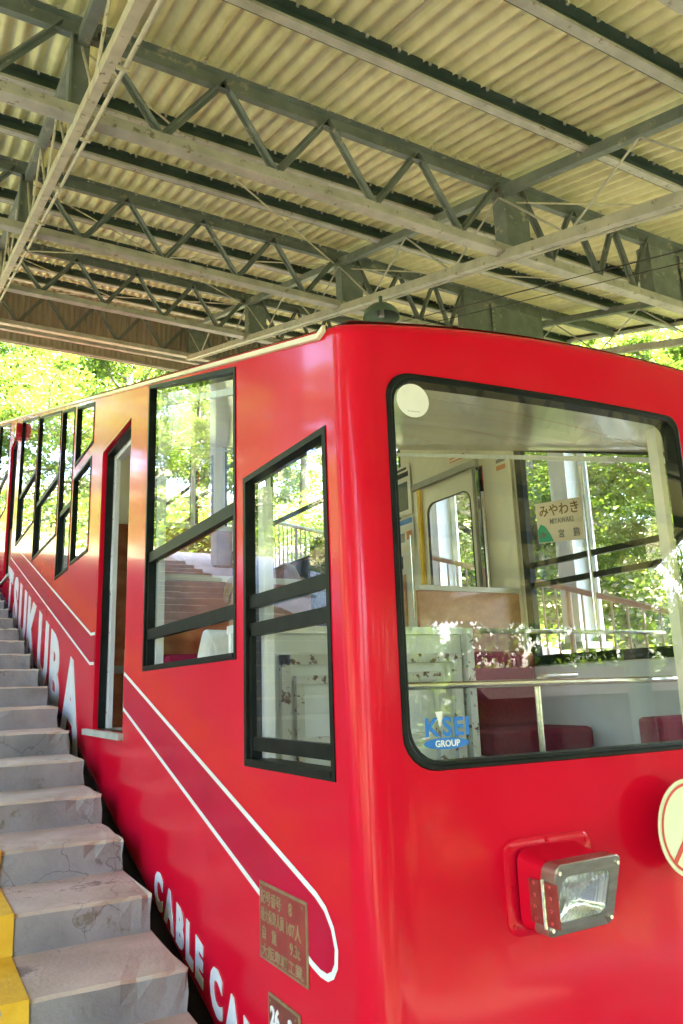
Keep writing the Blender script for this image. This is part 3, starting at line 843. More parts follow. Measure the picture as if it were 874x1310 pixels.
# ---- front windows with rubber surround
def fpt(u, z, out): x, y, nx, ny = path(u); L = math.hypot(nx, ny); return (x+nx/L*out, y+ny/L*out, z)
for i in (0, 1):
    def dens(lp):
        out = []
        for k in range(len(lp)):
            a, b_ = lp[k], lp[(k+1) % len(lp)]; m = max(1, int(math.hypot(b_[0]-a[0], b_[1]-a[1])/0.07))
            for q in range(m): out.append((a[0]+(b_[0]-a[0])*q/m, a[1]+(b_[1]-a[1])*q/m))
        return out
    ho = dens(hole_front(i, 0.004))
    cxw = sum(p[0] for p in ho)/len(ho); cyw = sum(p[1] for p in ho)/len(ho)
    hu = [p[0] for p in ho]; hz = [p[1] for p in ho]
    def shrink(lp, d):
        u0_, u1_, z0_, z1_ = min(hu), max(hu), min(hz), max(hz)
        su = (u1_-u0_-2*d)/(u1_-u0_); sz = (z1_-z0_-2*d)/(z1_-z0_); uc = (u0_+u1_)/2; zc = (z0_+z1_)/2
        return [(uc+(u-uc)*su, zc+(z-zc)*sz) for u, z in lp]
    n = len(ho)
    levels = [(shrink(ho, -0.003), 0.000), (shrink(ho, 0.0), 0.008), (shrink(ho, 0.008), 0.010), (shrink(ho, 0.013), 0.005), (shrink(ho, 0.016), 0.006), (shrink(ho, 0.021), 0.003), (shrink(ho, 0.021), -0.05)]
    b = MB(); vs = [fpt(u, z, o_) for lp, o_ in levels for u, z in lp]
    b.add(vs, [(k*n+j, k*n+(j+1) % n, (k+1)*n+(j+1) % n, (k+1)*n+j) for k in range(len(levels)-1) for j in range(n)])
    fwn = b.build('front_window', M_black, car, smooth=50)
    # curved pane: columns across
    u0_, u1_ = min(hu)+0.021, max(hu)-0.021; z0_, z1_ = min(hz)+0.021, max(hz)-0.021
    inn = shrink(ho, 0.0205)
    uss = list(np.linspace(u0_, u1_, 22))
    pts = [Vector(p) for p in inn]; eds = [(k, (k+1) % n) for k in range(n)]
    for u in uss[1:-1]:
        k = len(pts); pts += [Vector((u, z0_-.05)), Vector((u, z1_+.05))]; eds.append((k, k+1))
    r_ = delaunay_2d_cdt(pts, eds, [], 0, 1e-5)
    kk = [tuple(f) for f in r_[2] if pip((sum(r_[0][q][0] for q in f)/3, sum(r_[0][q][1] for q in f)/3), inn)]
    g = MB().add([fpt(p[0], p[1], 0.002) for p in r_[0]], kk)
    off = ORG[fwn.name]
    me = bpy.data.meshes.new('pane'); me.from_pydata([tuple(Vector(p)-off) for p in g.v], [], g.f); me.materials.append(M_glass); me.shade_smooth()
    Nn = []
    for p in r_[0]:
        x, y, nx, ny = path(p[0]); L = math.hypot(nx, ny); Nn.append((nx/L, ny/L, 0))
    bm = bmesh.new(); bm.from_mesh(me)
    for f in bm.faces:
        if f.normal.y > 0: f.normal_flip()
    bm.to_mesh(me); bm.free(); me.normals_split_custom_set_from_vertices(Nn)
    link('pane', me, fwn)
    # aluminium inner post at the central pillar
    xq = FWIN[i][1]-0.045 if i == 0 else FWIN[i][0]+0.045
    MB().box(xq-0.008, xq+0.022, yfront(xq)+0.05, yfront(xq)+0.09, -0.2, 0.9).build('inner_post', M_interior, fwn)

# ---- paint: band with white edge lines, lettering
def side_band(name, pts_in, mat, x):
    return MB().add([(x, y, z) for y, z in pts_in], [tuple(range(len(pts_in)))]).build(name, mat, car)
def side_line(name, poly, w, mat, x):
    """flat painted line following poly in the (y, z) plane with mitred joints"""
    P = [Vector((y, z)) for y, z in poly]; L, R = [], []
    for i, p in enumerate(P):
        d0 = (P[i]-P[i-1]).normalized() if i > 0 else None
        d1 = (P[i+1]-P[i]).normalized() if i < len(P)-1 else None
        n0 = Vector((-d0.y, d0.x)) if d0 else None; n1 = Vector((-d1.y, d1.x)) if d1 else None
        if n0 is None: m = n1
        elif n1 is None: m = n0
        else:
            m = (n0+n1).normalized(); m = m/max(0.4, m.dot(n1))
        L.append(p+m*w/2); R.append(p-m*w/2)
    n = len(P)
    return MB().add([(x, q.x, q.y) for q in L]+[(x, q.x, q.y) for q in R], [(i, i+1, n+i+1, n+i) for i in range(n-1)]).build(name, mat, car)
def s1(y): return 0.117+0.3065*(y-4.353)
def s2(y): return -0.063+0.3045*(y-4.383)
LW = 0.019
# rounded nose of the band near the front corner
nose_c, nose = (2.075, -0.655), []
up_pts = [(4.362, s1(4.362)), (2.16, -0.548)]
nose = [(2.16, -0.548), (2.10, -0.566), (2.045, -0.592), (2.005, -0.632), (1.985, -0.680), (1.990, -0.722), (2.010, -0.748), (2.040, -0.762), (2.08, -0.762), (2.13, -0.752), (2.16, -0.742)]
lo_pts = [(2.16, -0.742), (4.362, s2(4.362))]
side_band('band', [(4.362, s1(4.362))]+nose+[(4.362, s2(4.362))], M_darkred, XL-0.0012)
side_line('white_line', up_pts[:1]+nose+lo_pts[1:], LW, M_white, XL-0.0024)
def stripe_span(ya, yb, kink):
    side_band('band', [(yb, s1(yb)), (ya+kink, s1(ya+kink)), (ya, s1(ya+kink)-.004), (ya, s2(ya+kink)-.004), (ya+kink, s2(ya+kink)), (yb, s2(yb))], M_darkred, XL-0.0012)
    side_line('white_line', [(yb, s1(yb)), (ya+kink, s1(ya+kink)), (ya, s1(ya+kink)-.004)], LW, M_white, XL-0.0024)
    side_line('white_line', [(yb, s2(yb)), (ya+kink, s2(ya+kink)), (ya, s2(ya+kink)-.004)], LW, M_white, XL-0.0024)
stripe_span(5.155, 10.29, 0.13)
stripe_span(11.11, 15.1, 0.13)
# lettering: vertical strokes stay upright, baseline follows the slope
def side_text(s, y_start, zb_start, slope, size, adv, bold, sx, name='letter'):
    y = y_start
    for ch in s:
        if ch == ' ': y -= adv*1.6; continue
        me = text_mesh(ch, size, bold, sx=sx)
        xs = [v.co.x for v in me.vertices]; w = max(xs)-min(xs); x0 = min(xs)
        put_text(name, me, M_white, car, lambda a, b_, c, y=y, x0=x0: (XL-0.0026-c, y-(a-x0), zb_start+slope*((y-(a-x0))-y_start)+b_))
        y -= w+adv
    return y
side_text('TSUKUBA', 10.42, 1.095, 0.305, 0.76, 0.138, 0.038, 1.14)
side_text('CABLE CAR', 3.690, -0.893, 0.265, 0.186, 0.030, 0.0105, 0.90)
# brass number plates
def side_plate(name, y0, y1, z0, z1, face, x=XL):
    lp = [(y0, z0), (y1, z0), (y1, z1), (y0, z1)]
    p = MB().prism(loop3(lp, x-0.001), (-0.006, 0, 0)).build(name, M_brass, car, bevel=0.0012)
    d = 0.008
    MB().box(x-0.0082, x-0.0072, y0+d, y1-d, z0+d, z1-d).build('plate_face', face, p)
    for yy in (y0+.02, y1-.02):
        for zz in (z0+.018, z1-.018):
            MB().tube([(x-0.008, yy, zz), (x-0.0105, yy, zz)], 0.005, 6).build('rivet', M_brass, p)
    return p
p1 = side_plate('number_plate', 2.152, 2.49, -0.822, -0.598, M_platered)
def plate_text(s, p, yleft, zbase, size, sx, mat, bold=0.0):
    me = text_mesh(s, size, bold, sx=sx, depth=0.001)
    put_text('lettering', me, mat, p, lambda a, b_, c: (XL-0.0092-c, yleft-a, zbase+b_))
plate_text('記号番号', p1, 2.473, -0.655, 0.044, 0.88, M_brassletter, 0.0007); plate_text('8', p1, 2.268, -0.655, 0.050, 1.0, M_brassletter, 0.001)
plate_text('最大乗車人員', p1, 2.473, -0.706, 0.044, 0.66, M_brassletter, 0.0007); plate_text('107人', p1, 2.290, -0.708, 0.046, 0.92, M_brassletter, 0.001)
plate_text('自　重', p1, 2.468, -0.757, 0.042, 0.90, M_brassletter, 0.0007); plate_text('9.3t', p1, 2.262, -0.758, 0.046, 0.95, M_brassletter, 0.001)
plate_text('大阪車輌工業', p1, 2.470, -0.806, 0.038, 1.28, M_brassletter, 0.0007)
p2 = side_plate('inspection_plate', 2.212, 2.428, -1.03, -0.905, M_platebrown)
plate_text('26', p2, 2.408, -0.985, 0.070, 0.92, M_white, 0.003); plate_text('-', p2, 2.318, -0.985, 0.060, 0.9, M_grey, 0.002); plate_text('2', p2, 2.283, -0.985, 0.070, 0.92, M_white, 0.003)

# ---- headlight
hl = link('headlight', bpy.data.meshes.new('headlight'), car)
Yp = 1.752
def lp_y(lp, y): return [(x, y, z) for x, z in lp]
fo = rrect(1.484, 1.786, -0.672, -0.425, 0.035); fi = rrect(1.490, 1.780, -0.666, -0.431, 0.030); nf = len(fo)
fl = MB(); ring3 = [[(x, yfront(x)+0.004, z) for x, z in fo], [(x, yfront(x)-0.005, z) for x, z in fo], [(x, yfront(x)-0.008, z) for x, z in fi]]
ring3.append([(1.632+(x-1.632)*.8, yfront(1.632+(x-1.632)*.8)-0.008, -0.55+(z+.55)*.8) for x, z in fi])
fl.add([p for r_ in ring3 for p in r_], [(L*nf+k, L*nf+(k+1) % nf, (L+1)*nf+(k+1) % nf, (L+1)*nf+k) for L in range(3) for k in range(nf)])
bf = fl.build('base_flange', M_red, hl, smooth=50)
for (x, z) in ((1.500, -0.45), (1.500, -0.645), (1.63, -0.437), (1.770, -0.45), (1.770, -0.645), (1.63, -0.66), (1.50, -0.55)):
    MB().tube([(x, yfront(x)-0.006, z), (x, yfront(x)-0.012, z)], 0.006, 8).build('screw', M_red, bf)
# housing lofted from the flange to the bezel, which is tipped downwards
def tip(x, z, zc, y0, tilt): return (x, y0-(z-zc)*math.tan(tilt)*1.0, z)
A_ = rrect(1.512, 1.752, -0.655, -0.448, 0.035); B_ = rrect(1.520, 1.752, -0.650, -0.470, 0.025)
n = len(A_)
vs = [(x, Yp-.004, z) for x, z in A_]+[tip(x, z, -0.56, 1.672, rad(-13))[:3] for x, z in B_]
vs = [(x, y, z) for x, y, z in vs]
TL = rad(-13)
def tp(x, z, dy): return (x, 1.630-(z+0.56)*math.tan(rad(16))*-1*-1*1.0+dy, z)
def bez(lp, dy): return [(x, 1.628+dy-(z+0.56)*0.29, z) for x, z in lp]
h = MB(); a3 = [(x, Yp-.004, z) for x, z in A_]; b3 = bez(B_, 0.052)
h.add(a3+b3, [(k, (k+1) % n, n+(k+1) % n, n+k) for k in range(n)]+[tuple(n+k for k in range(n))])
h.build('housing', M_red, hl, smooth=40)
O_ = rrect(1.516, 1.758, -0.652, -0.466, 0.022); I_ = rrect(1.540, 1.724, -0.618, -0.500, 0.028)
h = MB(); h.add(bez(O_, 0.052)+bez(O_, 0.003)+bez(rrect(1.519, 1.755, -0.649, -0.469, 0.020), 0.0)+bez(I_, 0.0)+bez(I_, 0.020),
      [(L*n+k, L*n+(k+1) % n, (L+1)*n+(k+1) % n, (L+1)*n+k) for L in range(4) for k in range(n)])
bz = h.build('bezel', pm('bezel_steel', (0.30, 0.275, 0.225), (0.40, 0.37, 0.31), 14, 0.34, metal=0.75, stretch=(1, 1, 5)), hl, smooth=35)
lens_l = []
LN = 5
for q in range(LN+1):
    f = q/LN
    lpq = [(1.631+(x-1.631)*(1-f*0.98), -0.561+(z+0.561)*(1-f*0.98)) for x, z in I_]
    lens_l += bez(lpq, 0.004-0.010*(1-(1-f)**2))
h = MB(); h.add(lens_l, [(L*n+k, L*n+(k+1) % n, (L+1)*n+(k+1) % n, (L+1)*n+k) for L in range(LN) for k in range(n)]+[tuple(LN*n+k for k in range(n))])
M_lens, nn_, ll_, bb_ = nmat('ribbed_lens')
bb_.inputs['Base Color'].default_value = (0.93, 0.97, 1.0, 1); bb_.inputs['Roughness'].default_value = 0.03
bb_.inputs['Transmission Weight'].default_value = 0.85; bb_.inputs['IOR'].default_value = 1.22
tc_ = nn_.new('ShaderNodeTexCoord'); wv = nn_.new('ShaderNodeTexWave'); wv.inputs['Scale'].default_value = 22; wv.inputs['Distortion'].default_value = 1.5
bp_ = nn_.new('ShaderNodeBump'); bp_.inputs['Strength'].default_value = 0.5; bp_.inputs['Distance'].default_value = 0.006
ll_.new(tc_.outputs['Object'], wv.inputs[0]); ll_.new(wv.outputs[1], bp_.inputs['Height']); ll_.new(bp_.outputs[0], bb_.inputs['Normal'])
ln = h.build('lens', M_lens, hl, smooth=60)
refl = []
for q in range(6):
    f = q/5
    lpq = [(1.631+(x-1.631)*(1-f*0.97), -0.561+(z+0.561)*(1-f*0.97)) for x, z in I_]
    refl += bez(lpq, 0.008+0.075*(1-(1-f)**2)*0.4)
h = MB(); h.add(refl, [(L*n+k, L*n+(k+1) % n, (L+1)*n+(k+1) % n, (L+1)*n+k) for L in range(5) for k in range(n)]+[tuple(5*n+k for k in range(n))])
h.build('reflector', pm('lamp_reflector', (0.86, 0.88, 0.9), None, 5, 0.12, metal=1.0), hl, smooth=60)
for (x, z) in ((1.527, -0.487), (1.742, -0.487), (1.527, -0.632), (1.742, -0.632)):
    p = bez([(x, z)], 0.0)[0]
    MB().tube([p, (p[0], p[1]-0.006, p[2])], 0.0055, 8).build('screw', M_steel, bz)
# hinge on the left flank of the lamp
hx = 1.514
hg = MB().box(hx-0.004, hx-0.001, 1.60, 1.645, -0.618, -0.512).box(hx-0.004, hx-.001, 1.655, 1.705, -0.618, -0.512).build('hinge', M_platered, hl)
MB().tube([(hx-0.006, 1.650, -0.625), (hx-0.006, 1.650, -0.505)], 0.006, 8).build('hinge_pin', M_steel, hg)
for yy in (1.622, 1.682):
    for k in range(4):
        zz = -0.606+k*0.029
        MB().tube([(hx-0.004, yy, zz), (hx-0.009, yy, zz)], 0.0055, 8).build('screw', M_steel, hg)
# round sign on a short bracket
CX, CZ, CR = 2.118, -0.446, 0.141
rs = thing('round_sign', (CX, 1.70, CZ), 'round cream disc sign with red ring on the red car front beside the headlight', 'sign')
circ = lambda r, n=48: [(CX+r*math.cos(2*math.pi*k/n), CZ+r*math.sin(2*math.pi*k/n)) for k in range(n)]
MB().prism(lp_y(circ(CR), 1.654), (0, -0.004, 0)).build('disc', M_signcream, rs, bevel=0.001)
MB().ring(lp_y(circ(CR-0.012), 1.6490), lp_y(circ(CR-0.020), 1.6490), (0, -0.0008, 0)).build('red_ring', M_signred, rs)
MB().bar((CX-0.085, 1.6485, CZ-0.085), (CX+0.085, 1.6485, CZ+0.085), 0.0012, 0.016, up=(-1, 0, 1)).build('red_bar', M_signred, rs)
MB().tube([(CX, 1.655, CZ), (CX, 1.725, CZ)], 0.025, 10).build('bracket', M_darkmetal, rs)
# small details of the front: sticker and logo on the glass, roof dome, red side lamp
stk = MB().prism([fpt(ufront(1.285+0.054*math.cos(a)), 0.843+0.054*math.sin(a), 0.0035) for a in [2*math.pi*k/32 for k in range(32)]], (0, -0.0008, 0)).build('round_sticker', M_white)
tag(stk, 'white round sticker in the upper left corner of the front window', 'sticker')
def front_text(name, s, x, z, size, bold, mat, parent, sx=1.0, al='LEFT', out=0.004):
    me = text_mesh(s, size, bold, align=al, sx=sx, depth=0.0003)
    return put_text(name, me, mat, parent, lambda a, b_, c: (x+a, yfront(x+a)-out-c, z+b_))
front_text('lettering', '- - - - - -', 1.285, 0.805, 0.012, 0.0005, M_grey, stk, al='CENTER', out=0.0055)
lg = thing('window_logo', (1.325, 1.79, -0.15), 'blue letter logo sticker at the lower left of the front window', 'sticker')
for ch, x, sx in (('K', 1.262, 1.0), ('S', 1.318, 0.95), ('E', 1.353, 0.95), ('I', 1.389, 1.0)):
    front_text('letter', ch, x, -0.137, 0.068 if ch != 'S' else 0.070, 0.002, M_blue, lg, sx)
MB().prism([(1.3085, yfront(1.31)-0.0036, -0.072), (1.298, yfront(1.31)-.0036, -0.072), (1.308, yfront(1.31)-.0036, -0.112), (1.314, yfront(1.31)-.0036, -0.112), (1.322, yfront(1.31)-.0036, -0.072)], (0, -0.0006, 0)).build('white_wedge', M_white, lg)
MB().prism([fpt(ufront(1.330+0.070*math.cos(a)), -0.158+0.0155*math.sin(a), 0.0032) for a in [2*math.pi*k/36 for k in range(36)]], (0, -0.0006, 0)).build('blue_oval', M_blue, lg)
front_text('lettering', 'GROUP', 1.331, -0.166, 0.024, 0.0006, M_white, lg, 0.95, 'CENTER', 0.0052)
MB().prism(loop3(rrect(9.92, 10.18, 3.22, 3.40, 0.04), XL-0.002), (-0.07, 0, 0)).build('side_lamp', M_lampred, car, smooth=40, bevel=0.008)

# ---- interior of the car
XI0, XI1 = XL+0.055, XR-0.055
FL = [(1.86, 4.09, -0.68), (4.09, 5.44, -0.235), (5.44, 6.9, 0.20), (6.9, 8.38, 0.64), (8.38, 9.92, 1.08), (9.92, 11.3, 1.495), (11.3, 13.0, 1.95), (13.0, 15.1, 2.45)]
for i, (y0, y1, z) in enumerate(FL):
    MB().box(XI0, XI1, y0, y1-.002, z-0.05, z).build('floor_panel', M_floor_in, car)
    if i:
        MB().box(XI0, XI1, y0-.02, y0-.003, FL[i-1][2], z-.051).build('step_riser', M_wood if i >= 2 else M_floor_in, car)
# ceiling panels
yy0 = 1.92
while yy0 < 15:
    y1_ = min(yy0+0.9, 15.1)
    b = MB(); rows = []
    for y in (yy0, y1_-.006):
        rows += [(x, y, zt(y)-0.075+arch(x)*0.9) for x in np.linspace(XI0-.008, XI1+.008, 13)]
    b.add(rows, [(k, k+1, 13+k+1, 13+k) for k in range(12)]); b.build('ceiling_panel', M_ceiling, car, smooth=40)
    yy0 = y1_
MB().bar((XI1-.012, 2.0, zt(2.0)-0.115), (XI1-.012, 15, zt(15)-0.115), 0.02, 0.03).build('cornice_strip', M_alu, car)
MB().bar((XI0+.012, 2.0, zt(2.0)-0.115), (XI0+.012, 15, zt(15)-0.115), 0.02, 0.03).build('cornice_strip', M_alu, car)
MB().bar((XL+.2, 1.93, zt(1.95)-0.06), (XR-.2, 1.93, zt(1.95)-0.06), 0.03, 0.05).build('cornice_strip', M_ceiling, car)
# grey lower lining in the cab, wood lower lining behind
for (x, s) in ((XI0, 1), (XI1, -1)):
    MB().box(*sorted((x, x+s*0.006)), 2.66, 4.02, -0.66, 0.10).build('wall_panel', M_greypanel, car)
    for i, (y0, y1, z) in enumerate(FL[2:7]):
        MB().box(*sorted((x, x+s*0.006)), y0+.02, y1-.02, z, z+0.74).build('wall_panel', M_wood, car)
# cab counter across the front, low white partition with rusted frame
MB().box(XI0, XI1, 1.88, 2.02, -0.66, -0.245).build('front_console', M_rusty, car)
pt = MB().box(XI0, 2.27, 2.90, 2.925, -0.68, 0.225).build('cab_partition', M_greypanel, car)
MB().box(XI0, 2.27, 2.875, 2.945, 0.226, 0.258).build('top_rail', M_alu, pt)
for (xa, xb_, za, zb_) in ((1.335, 1.375, -0.6, 0.14), (1.335, 2.25, 0.10, 0.14), (1.40, 1.66, 0.02, 0.055), (1.40, 1.435, -0.5, 0.02), (1.435, 1.66, -0.22, -0.19), (1.63, 1.66, -0.5, 0.02), (1.95, 2.14, 0.02, 0.06), (2.10, 2.14, -0.5, 0.02), (1.95, 2.10, -0.24, -0.20), (2.20, 2.245, -0.6, 0.10)):
    MB().box(xa, xb_, 2.872, 2.899, za, zb_).build('frame_bar', M_rusty, pt)
MB().box(2.275, 2.315, 2.86, 2.94, -0.68, 0.255).build('end_post', M_rusty, pt)
hr = MB().tube([(2.40, 2.91, 0.245), (XI1-.01, 2.91, 0.245)], 0.012, 8).build('grab_rail', M_steel, car)
MB().tube([(1.20, 1.93, 0.0), (2.28, 1.885, -0.006), (3.65, 1.93, 0.0)], 0.0115, 10).build('grab_rail', M_steel, car)
MB().tube([(2.02, 2.15, -0.3), (2.02, 2.15, -0.02), (2.035, 2.15, 0.01), (2.07, 2.15, 0.02), (2.22, 2.15, 0.02)], 0.011, 10).build('grab_rail', M_steel, car)
# wood partitions and seats of the first compartment
for (xa, xb_) in ((XI0, 2.08), (2.86, XI1)):
    p_ = MB().box(xa, xb_, 4.05, 4.08, -0.68, 0.60).build('partition', M_wood, car)
    MB().box(xa, xb_, 4.04, 4.09, 0.601, 0.635).build('top_rail', M_interior, p_)
    st = MB().box(xa+.03, xb_-.06, 3.90, 4.03, -0.28, 0.20).build('seat_back', M_maroon, car, bevel=0.03)
    st = MB().box(xa+.03, xb_-.06, 3.45, 3.93, -0.40, -0.27).build('seat_cushion', M_maroon, car, bevel=0.03)
    MB().box(xa+.04, xb_-.07, 3.52, 4.0, -0.68, -0.405).build('seat_base', M_greypanel, car)
MB().box(3.05, XI1, 2.45, 2.60, -0.45, -0.18).build('seat_back', M_maroon, car, bevel=0.02)
# following compartments: benches facing downhill with wood backs
for i, (y0, y1, z) in enumerate(FL[2:7]):
    for (xa, xb_) in ((XI0+.01, 2.05), (2.83, XI1-.01)):
        p_ = MB().box(xa, xb_, y1-0.06, y1-0.03, z, z+0.82).build('partition', M_wood, car)
        MB().box(xa, xb_, y1-0.07, y1-0.02, z+0.821, z+0.85).build('top_rail', M_interior, p_)
        MB().box(xa+.02, xb_-.02, y1-0.16, y1-0.065, z+0.40, z+0.76).build('seat_back', M_maroon, car, bevel=0.025)
        MB().box(xa+.02, xb_-.02, y1-0.60, y1-0.13, z+0.32, z+0.42).build('seat_cushion', M_maroon, car, bevel=0.025)
        MB().box(xa+.03, xb_-.03, y1-0.55, y1-0.07, z, z+0.315).build('seat_base', M_wood, car)
        xg = xb_ if xa < 2 else xa
        MB().tube([(xg, y1-.05, z+0.80), (xg, y1-.05, z+1.02), (xg+(.03 if xa < 2 else -.03)*-1, y1-.05, z+1.05), (xg-(0.16 if xa < 2 else -0.16), y1-.05, z+1.05), (xg-(0.18 if xa < 2 else -0.18), y1-.05, z+1.02), (xg-(0.18 if xa < 2 else -0.18), y1-.05, z+0.83)], 0.012, 8).build('grab_rail', M_alu, car)
# poles and door handles
for (x, y, z0, z1) in ((2.62, 4.07, -0.2, 1.72), (XI1-.05, 4.32, 0.45, 1.40), (XI1-.05, 5.28, 0.55, 1.25), (XI0+.05, 5.30, 0.7, 1.3), (3.58, 3.262, 0.25, 1.30)):
    MB().tube([(x, y, z0), (x, y, z1)], 0.012, 8).build('pole', M_steel, car)
for (xa, ya, z0, z1) in ((1.335, 5.42, 0.40, 1.12), (1.33, 5.42, -0.12, 0.32)):
    MB().tube([(xa, ya+.03, z0), (xa, ya-.02, z0+.01), (xa, ya-.02, z1-.01), (xa, ya+.03, z1)], 0.011, 8).build('door_handle', M_steel, car)
p_ = MB().box(XI0+.008, XI0+1.0, 5.445, 5.47, -0.23, 1.20).build('partition', M_wood, car)
MB().box(XI0+.008, XI0+1.0, 5.435, 5.48, 1.201, 1.24).build('top_rail', M_interior, p_)
# posters and board inside
def wall_poster(name, label, y0, y1, z0, z1, mat, blocks, x=XI1-0.010):
    t_ = thing(name, (x, y0, z0), label, 'poster')
    MB().box(x-0.002, x, y0, y1, z0, z1).build('sheet', mat, t_)
    for nme, (a, b_, c, d), m_ in blocks:
        MB().box(x-0.0032, x-0.0022, y0+(y1-y0)*a, y0+(y1-y0)*b_, z0+(z1-z0)*c, z0+(z1-z0)*d).build(nme, m_, t_)
    return t_
wall_poster('poster', 'tall poster with a dark green shirt picture on the car wall behind the front window', 5.30, 5.56, 1.45, 1.90, M_paper,
            [('shirt_picture', (0.18, 0.82, 0.10, 0.66), M_steeldark), ('headline', (0.1, 0.9, 0.76, 0.86), M_ink), ('headline', (0.2, 0.8, 0.90, 0.95), M_ink)])
wall_poster('poster', 'small poster with orange pictures below the shirt poster inside the car', 5.29, 5.55, 1.10, 1.43, M_paper,
            [('picture', (0.1, 0.42, 0.40, 0.62), M_orange), ('picture', (0.12, 0.9, 0.06, 0.26), M_pinkpaper), ('headline', (0.05, 0.95, 0.82, 0.96), M_blue), ('picture', (0.52, 0.9, 0.36, 0.6), M_grey)])
wall_poster('notice', 'small pale notice above the opposite door inside the car', 4.52, 4.76, 1.72, 1.80, M_pinkpaper, [('text_line', (0.1, 0.9, 0.55, 0.7), M_orange), ('text_line', (0.1, 0.9, 0.2, 0.35), M_orange)])
wall_poster('notice', 'small notice with red print between opposite door and window', 4.06, 4.20, 1.50, 1.64, M_interior, [('text_line', (0.1, 0.9, 0.6, 0.8), M_grey), ('text_line', (0.1, 0.9, 0.2, 0.45), M_orange)])
# hanging station board
bd = thing('station_board', (3.60, 3.55, 1.0), 'cream station name board with brown kana and green triangle seen through the front window', 'board')
TLb, TRb, BRb, BLb = Vector((3.60, 3.70, 1.155)), Vector((3.595, 3.283, 1.112)), Vector((3.595, 3.303, 0.845)), Vector((3.60, 3.695, 0.888))
MB().prism([TLb, TRb, BRb, BLb], (0.006, 0, 0)).build('board_face', M_pinkpaper, bd)
exb = (TRb-TLb).normalized(); eyb = (TLb-BLb).normalized(); WB = (TRb-TLb).length
def btext(s, x, y, size, mat, sx=1.0, bold=0.0):
    me = text_mesh(s, size, bold, sx=sx, depth=0.0005)
    put_text('lettering', me, mat, bd, lambda a, b_, c: tuple(BLb+exb*(x+a)+eyb*(y+b_)+Vector((-0.003-c, 0, 0))))
btext('みやわき', 0.03, 0.178, 0.085, M_brown, 1.06, 0.0015)
btext('MIYAWAKI', 0.12, 0.118, 0.052, M_grey, 0.82, 0.0003)
btext('宮', 0.185, 0.028, 0.056, M_grey, 1.0, 0.0012); btext('脇', 0.315, 0.028, 0.056, M_grey, 1.0, 0.0012)
MB().prism([BLb+exb*q[0]+eyb*q[1]+Vector((-0.002, 0, 0)) for q in ((0.005, 0.003), (0.005, 0.09), (0.035, 0.125), (0.07, 0.11), (0.11, 0.06), (0.14, 0.003))], (-0.001, 0, 0)).build('green_hill', M_green, bd)
MB().prism([BLb+exb*q[0]+eyb*q[1]+Vector((-0.0035, 0, 0)) for q in ((0.02, 0.03), (0.045, 0.075), (0.07, 0.06), (0.09, 0.07), (0.06, 0.035))], (-0.001, 0, 0)).build('print_mark', M_grey, bd)

